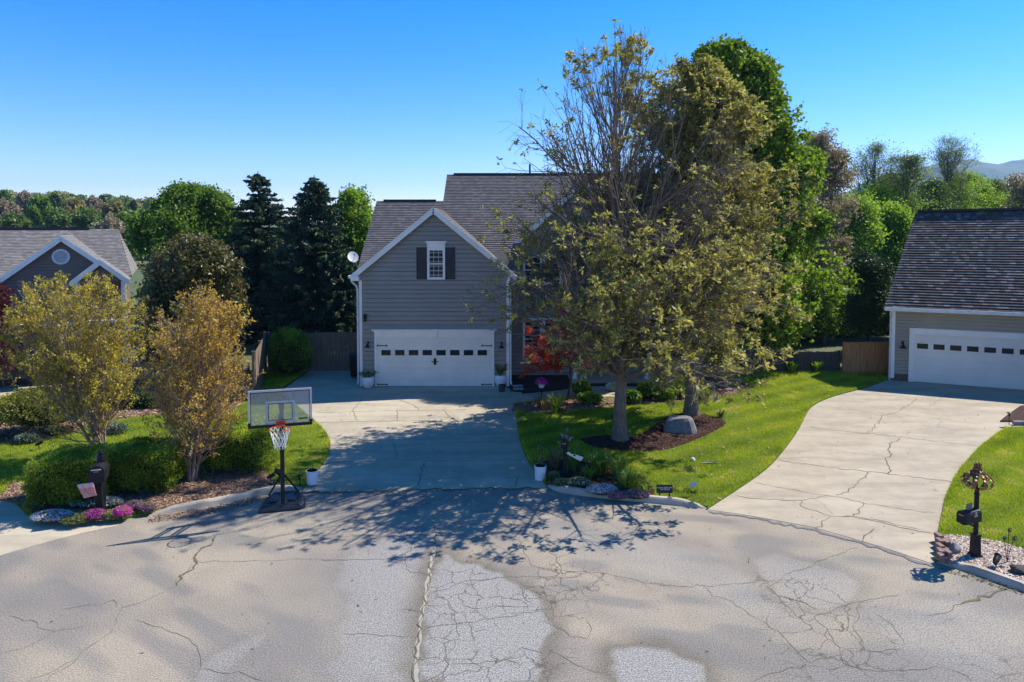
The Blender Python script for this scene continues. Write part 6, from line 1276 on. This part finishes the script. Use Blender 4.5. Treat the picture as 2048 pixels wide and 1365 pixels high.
# spinner
M_cop = P('copper', (.30, .15, .065), .4, (.16, .08, .04), 6, metal=.35)
sp_ = tag(empty('garden_spinner', (g_.x, g_.y, 1.43)), 'copper onion-shaped wind spinner on top of the right mailbox post', 'wind spinner')
for s_ in range(9):
    q = MB(); a_ = 2 * math.pi * s_ / 9 + .3; prev = None
    prof = [(.02, .02), (.13, .03), (.24, .09), (.285, .17), (.23, .26), (.13, .33), (.075, .40), (.055, .46), (.075, .54)]
    rows_ = []
    for i, (r_, z_) in enumerate(prof):
        tw = a_ + i * .05; w_ = .036 * math.sin(math.pi * min(1, (i + .6) / 9)) + .006; cx_, cy_ = math.cos(tw), math.sin(tw)
        rows_.append([(cx_ * r_ - cy_ * w_, cy_ * r_ + cx_ * w_, z_), (cx_ * r_ + cy_ * w_, cy_ * r_ - cx_ * w_, z_ + .02)])
    for r0_, r1_ in zip(rows_, rows_[1:]): q.poly([r0_[0], r0_[1], r1_[1], r1_[0]])
    o = q.build('blade', M_cop, sp_, smooth=True); m_ = o.modifiers.new('thickness', 'SOLIDIFY'); m_.thickness = .004
q = MB(); q.tube([(0, 0, -.04), (0, 0, .5)], .012, 8); q.lathe((0, 0, 0), [(.01, 0), (.035, .015), (.01, .03)], 10); q.build('axle', M_blk, sp_)
# left mailbox
g_ = G(202, 1030, .05); mb2 = tag(empty('mailbox', (g_.x, g_.y, .05)), 'black mailbox with silver strip standing between the two clipped hedge blocks', 'mailbox')
q = MB(); q.box((0, 0, .4), (.16, .16, .8)); q.box((0, 0, .03), (.22, .22, .06)); q.box((-.02, .1, .9), (.12, .12, 1.0)); q.lathe((-.02, .1, 1.42), [(.06, 0), (.08, .03), (.03, .08)], 10); q.build('post', M_blk, mb2)
bx, T_ = mailbox_box(mb2, (0.0, -.02, .86), R(-72), .5, .32, .38)
q = MB(); q.box((-.06, .08, 1.32), (.14, .02, .12), R(10)); q.build('number_plate', P('plate_grey', (.16, .16, .18), .4), bx)
q = MB(); q.box(T_(.28, 0, .3), (.012, .2, .02), R(-72)); q.build('silver_strip', P('pale_strip', (.6, .6, .6), .3), bx)
# garden flag on a small stand
def quad_cloth(name, corners, mat, parent, n=8, wave=.02, loc=None):
    q = MB(); A_, B_, C_, D_ = map(Vector, corners); nn_ = (B_ - A_).cross(D_ - A_).normalized(); P_ = lambda u, v: (A_.lerp(B_, u)).lerp(D_.lerp(C_, u), v) + nn_ * wave * math.sin(u * 7 + v * 3)
    for i in range(n):
        for j in range(n): q.poly([P_(i / n, j / n), P_((i + 1) / n, j / n), P_((i + 1) / n, (j + 1) / n), P_(i / n, (j + 1) / n)], 0, [(i / n, j / n), ((i + 1) / n, j / n), ((i + 1) / n, (j + 1) / n), (i / n, (j + 1) / n)])
    o = q.build(name, mat, parent, smooth=True); m_ = o.modifiers.new('thickness', 'SOLIDIFY'); m_.thickness = .004; return o
mf, tf, bf = nmat('flag_print'); uv = coord(tf, 'UV'); n_ = noise(tf, uv, 5, 3, .6); wv = tf.nodes.new('ShaderNodeSeparateXYZ'); tf.links.new(uv, wv.inputs[0])
c_ = ramp(tf, n_, [(.34, (.55, .50, .55)), (.44, (.62, .50, .52)), (.49, (.60, .14, .11)), (.60, (.72, .30, .24)), (.72, (.22, .20, .26))]); band = ramp(tf, wv.outputs[1], [(.0, (.65, .32, .30)), (.3, (.62, .20, .16)), (.62, (.60, .18, .15)), (.75, (.58, .55, .62))])
tf.links.new(mixc(tf, .5, c_, band), bf.inputs['Base Color']); bf.inputs['Roughness'].default_value = .85
g_ = G(178, 1040, .05); fl = tag(empty('garden_flag', (g_.x, g_.y - .05, .05)), 'pink, red and white garden flag hanging skewed beside the left mailbox', 'flag')
def FL(px, py): p_ = AT(px, py, g_.y - .05); return (p_.x - g_.x, 0, p_.z - .05)
quad_cloth('cloth', (FL(168, 997), FL(194, 991), FL(186, 965), FL(154, 970)), mf, fl, wave=.012)
q = MB(); t0_ = FL(153, 968); t1_ = FL(188, 963); q.tube([(t1_[0], .01, 0), (t1_[0], .01, t1_[2] + .02), (t0_[0], .01, t0_[2] + .02)], .008, 6); q.build('stand', M_blk, fl)

# ---- black post with metal birds and a white arrow-like board (centre)
g_ = G(1130, 958, .05); bp = tag(empty('bird_post', (g_.x, g_.y, .05)), 'black post with metal birds on top and mailbox arm, in the middle kerb bed', 'post')
def BP(px, py, dy=0.): p_ = AT(px, py, g_.y + dy); return (p_.x - g_.x, dy, p_.z - .05)
ph_ = BP(1130, 893)[2]; q = MB(); q.box((0, 0, ph_ / 2), (.11, .11, ph_)); q.box((0, 0, .1), (.16, .16, .2)); q.build('pole', M_blk, bp, bevel=.01)
bx, T_ = mailbox_box(bp, (0, .02, ph_ + .0), R(-100), .42, .17, .2)
M_bird = P('bird_metal', (.30, .30, .28), .45, (.05, .05, .05), 14, metal=.3)
def bird(px, py, s_, yw, nm='bird'):
    x_, _, z_ = BP(px, py); q = MB(); c_, n_ = math.cos(yw), math.sin(yw); ax_ = [(-.16, .04, .006), (-.1, .02, .02), (-.04, 0, .045), (.03, .01, .05), (.075, .045, .032), (.1, .075, .03), (.125, .08, .018), (.155, .075, .003)]
    q.tube([(x_ + a_ * s_ * c_, a_ * s_ * n_, z_ + b_ * s_) for a_, b_, r_ in ax_], [r_ * s_ for a_, b_, r_ in ax_], 10); q.tube([(x_, 0, z_ - .04 * s_), (x_, 0, z_ - .12 * s_)], .004, 4)
    w_ = Vector((-n_, c_, 0)); 
    for sg in (-1, 1):
        a0 = Vector((x_, 0, z_ + .02 * s_)); f_ = Vector((c_, n_, 0)); q.poly([a0 + f_ * .04 * s_, a0 + w_ * sg * .05 * s_ + Vector((0, 0, .03 * s_)), a0 - f_ * .12 * s_ + w_ * sg * .07 * s_, a0 - f_ * .04 * s_])
    q.build(nm, M_bird, bp, smooth=True)
bird(1133, 862, .8, 1.2); bird(1129, 875, 1., 2.4); bird(1136, 880, 1.1, -.6); bird(1124, 890, .9, 3.0)
ab = tag(empty('arrow_board', (g_.x, g_.y - .12, .05)), 'slanted white fish-shaped board fixed to the black bird post', 'sign')
q = MB(); pts = [(1132, 904), (1137, 900), (1141, 905), (1152, 906), (1163, 913), (1167, 911), (1161, 919), (1154, 916), (1143, 911), (1139, 907)]
pl = [BP(x_, y_) for x_, y_ in [(1132, 904), (1136, 901), (1141, 905), (1152, 907), (1166, 912), (1160, 919), (1147, 913), (1139, 908)]]
q.poly([(x_, -.02, z_) for x_, y_, z_ in pl]); q.poly([(x_, .0, z_) for x_, y_, z_ in pl[::-1]])
for i in range(len(pl)): a_, b_ = pl[i], pl[(i + 1) % len(pl)]; q.poly([(a_[0], -.02, a_[2]), (a_[0], 0, a_[2]), (b_[0], 0, b_[2]), (b_[0], -.02, b_[2])])
q.build('board', P('cream_board', (.75, .72, .66), .5), ab)
x_, _, z_ = BP(1148, 908); q = MB(); q.lathe((x_, -.03, z_ - .02), [(.005, 0), (.03, .012), (.03, .03), (.005, .042)], 10); q.build('dark_mark', M_blk, ab)

# ---- small lawn signs
def text(parent, name, body, size, loc, rot, mat, ext=.002):
    c_ = bpy.data.curves.new(name, 'FONT'); c_.body = body; c_.size = size; c_.align_x = 'CENTER'; c_.align_y = 'CENTER'; c_.extrude = ext; c_.space_line = .95
    t_ = bpy.data.objects.new(name, c_); sc.collection.objects.link(t_); dg = bpy.context.evaluated_depsgraph_get(); me = bpy.data.meshes.new_from_object(t_.evaluated_get(dg)); bpy.data.objects.remove(t_)
    me.materials.clear(); me.materials.append(mat); o = bpy.data.objects.new(name, me); o.location = loc; o.rotation_euler = rot; return link(o, parent)
g_ = G(1329, 990, .1); sg_ = tag(empty('lawn_sign', (g_.x, g_.y, .05)), 'small black sign with white lettering asking to keep off the grass', 'sign')
q = MB(); q.box((0, 0, .20), (.40, .025, .21)); q.build('board', P('sign_black', (.02, .022, .025), .5), sg_, bevel=.004)
for sx in (-.12, .12): q = MB(); q.box((sx, 0, .06), (.03, .02, .12)); q.build('leg', M_blk, sg_)
text(sg_, 'lettering', 'PLEASE KEEP OFF\nTHE GRASS', .047, (0, -.0145, .21), (R(90), 0, 0), P('white_lettering', (.8, .8, .8), .6), .001)
g_ = G(1387, 992, .05); sg_ = tag(empty('lawn_sign', (g_.x, g_.y, .05), R(-12)), 'tiny pale blue pest notice flag on a thin leaning wire stake', 'sign')
q = MB(); q.beam((-.09, 0, .26), (.07, 0, .32), .006, .12); q.build('board', P('pale_blue_sign', (.45, .55, .62), .5, (.25, .32, .42), 60), sg_); q = MB(); q.tube([(.05, 0, 0), (-.01, .006, .27)], .004, 5); q.build('stake', M_blk, sg_)
# ---- lights, stakes, odds and ends
def spot(px, py, label, h=.2, yaw=0., s=1., z=.05):
    g_ = G(px, py, z); e = tag(empty('spotlight', (g_.x, g_.y, z), yaw), label, 'garden light'); q = MB(); q.tube([(0, 0, 0), (0, 0, h)], .012, 6); q.build('stake', M_blk, e)
    q = MB(); q.tube([(-.09 * s, 0, h + .0), (-.02 * s, 0, h + .03), (.05 * s, 0, h + .07), (.1 * s, 0, h + .09)], [.03 * s, .05 * s, .05 * s, .06 * s], 10); q.build('lamp_head', M_blk, e); return e
spot(1992, 1138, 'black spotlight aimed at the mailbox in the pebble bed', .14, R(40), 1.1); spot(559, 967, 'black solar spotlight behind the basketball pole', .22, R(150), 1.2); spot(542, 975, 'second black spotlight just left of the basketball pole', .25, R(10), 1.0); spot(78, 900, 'small black spotlight in the bark by the yellow green shrub', .15, R(20), 1.)
def path_light(px, py, label, h=.35, z=.05):
    g_ = G(px, py, z); e = tag(empty('path_light', (g_.x, g_.y, z)), label, 'garden light'); q = MB(); q.tube([(0, 0, 0), (0, 0, h * .8)], .011, 6); q.build('stake', M_blk, e); q = MB(); q.lathe((0, 0, h * .75), [(.03, 0), (.032, .07), (.08, .08), (.075, .095), (.02, .12)], 12); q.build('lamp_head', M_blk, e)
path_light(599, 974, 'short black stake light left of the white pot by the hoop', .26); path_light(1160, 797, 'small black path light on the front walk', .22); path_light(2018, 850, 'black path light where the neighbour drive meets the bed', .42)
q = MB(); g_ = G(2020, 851); q.b2((0, 0, 0), (1.6, .12, .12)); tag(q.build('edging_block', P('edging_stone', (.30, .29, .27), .8, (.2, .19, .18), 6), loc=(g_.x + .1, g_.y - .05, .03), rz=R(-4), bevel=.02), 'grey edging block along the side bed at the right edge', 'edging')
# metal flowers
fl_e = tag(empty('metal_flowers', tuple(G(2014, 1126, .05))), 'three dark metal flowers on thin stems in the pebble bed', 'garden ornament')
fg = G(2014, 1126, .05)
for px, py, s_ in ((2018, 1060, .055), (2008, 1076, .05), (2028, 1077, .07)):
    p_ = AT(px, py, fg.y); x_, z_ = p_.x - fg.x, p_.z - .05; q = MB(); q.tube([(0, 0, 0), (x_ * .4, 0, z_ * .5), (x_, 0, z_ - .01)], .006, 5)
    st_ = q.build('stem', M_blk, fl_e); q = MB()
    for j in range(9): a_ = 2 * math.pi * j / 9; q.poly([(x_, -.012, z_), (x_ + math.cos(a_ - .3) * s_ * .8, -.014, z_ + math.sin(a_ - .3) * s_ * .8), (x_ + math.cos(a_) * s_, -.02, z_ + math.sin(a_) * s_), (x_ + math.cos(a_ + .3) * s_ * .8, -.014, z_ + math.sin(a_ + .3) * s_ * .8)])
    q.build('petals', P('rust_petals', (.30, .18, .10), .6, (.12, .07, .04), 30), st_); q = MB(); q.lathe((x_, -.03, z_ - .02), [(.004, 0), (.028, .008), (.028, .03), (.004, .04)], 10); q.build('flower_centre', M_blk, st_)
# stepping stones by the garage corner, rubbish on lawn
for k, (px, py, lab) in enumerate(((1029, 791, 'nearest pinkish stepping stone by the garage corner'), (1032, 782, 'middle grey stepping stone by the garage corner'), (1031, 776, 'farthest grey stepping stone by the garage corner'))):
    g_ = G(px, py); q = MB(); q.box((0, 0, .02), (.42, .26, .04)); tag(q.build('stepping_stone', P('step_stone', (.42, .34, .29), .85, (.32, .27, .24), 4), loc=(g_.x + .1, g_.y, .062), rz=R(5 * k), bevel=.01), lab, 'stepping stone', 'stepping stones')
g_ = G(1386, 920, .08); rock((g_.x, g_.y, .05), None, 'white_stone', 'small white painted stone on the shaded lawn', P('white_stone', (.7, .7, .7), .7), 'stone', seed=51, dim=(.13, .1, .1))
g_ = G(1420, 928, .06); q = MB(); q.tube([(-.25, 0, .03), (.0, .02, .035), (.25, 0, .03)], [.02, .022, .012], 6); tag(q.build('stick', P('pale_stick', (.4, .33, .25), .9), loc=(g_.x, g_.y, .05)), 'pale fallen stick lying on the lawn', 'stick')
g_ = G(1206, 728); rf = tag(empty('garden_banner', (AT(1310, 752, YF - 2.5).x, YF - 2.5, .05)), 'small coral pink banner hanging on a pole near the front porch', 'flag'); z_ = AT(1310, 742, YF - 2.5).z - .05
quad_cloth('cloth', ((-.02, 0, z_ - .05), (.12, 0, z_ - .12), (.08, 0, z_ + .32), (-.14, 0, z_ + .36)), P('coral_cloth', (.62, .17, .16), .8, (.7, .35, .3), 8), rf); q = MB(); q.tube([(-.16, .02, 0), (-.16, .02, z_ + .4), (.1, .02, z_ + .38)], .01, 6); q.build('pole', M_blk, rf)
# parked car at the left house, mostly hidden
g_ = G(-18, 778); cr = tag(empty('parked_car', (g_.x, g_.y + .6, .04), R(24)), 'dark car parked at the left house, cut by the left picture edge', 'car')
q = MB(); side = [(-2.2, .35), (-2.2, .85), (-1.9, 1.0), (-1.2, 1.05), (-.75, 1.5), (.7, 1.52), (1.4, 1.02), (2.1, .88), (2.25, .6), (2.2, .35)]
n_ = len(side)
for sy in (-1, 1): q.poly([(x_, sy * (.9 if z_ < 1.1 else .72), z_) for x_, z_ in (side if sy < 0 else side[::-1])])
for i in range(n_):
    (xa, za_), (xb, zb_) = side[i], side[(i + 1) % n_]; ya = .9 if za_ < 1.1 else .72; yb = .9 if zb_ < 1.1 else .72; q.poly([(xa, -ya, za_), (xb, -yb, zb_), (xb, yb, zb_), (xa, ya, za_)][::-1])
q.build('body', P('dark_car_paint', (.02, .025, .035), .2, spec=.6), cr, bevel=.03); q = MB(); q.poly([(-1.1, -.86, 1.08), (1.25, -.86, 1.06), (.68, -.745, 1.45), (-.7, -.745, 1.45)]); q.build('side_window', M_glass, cr)
for x_ in (-1.4, 1.4):
    for y_ in (-.8, .8): q = MB(); q.tube([(x_, y_ - .11, .32), (x_, y_ + .11, .32)], .33, 20); q.build('wheel', M_blk, cr)
# ================================================================ AIR
mh = bpy.data.materials.new('air_haze'); mh.use_nodes = True; th_ = mh.node_tree; th_.nodes.remove(th_.nodes['Principled BSDF'])
pv = th_.nodes.new('ShaderNodeVolumePrincipled'); pv.inputs['Color'].default_value = (.35, .62, 1, 1); pv.inputs['Density'].default_value = 1.6e-4; pv.inputs['Anisotropy'].default_value = .2
th_.links.new(pv.outputs[0], th_.nodes['Material Output'].inputs['Volume'])
q = MB(); q.b2((-4200, -420, -1.03), (4200, 4200, 300)); hz_ = q.build('haze', mh); hz_['kind'] = 'stuff'
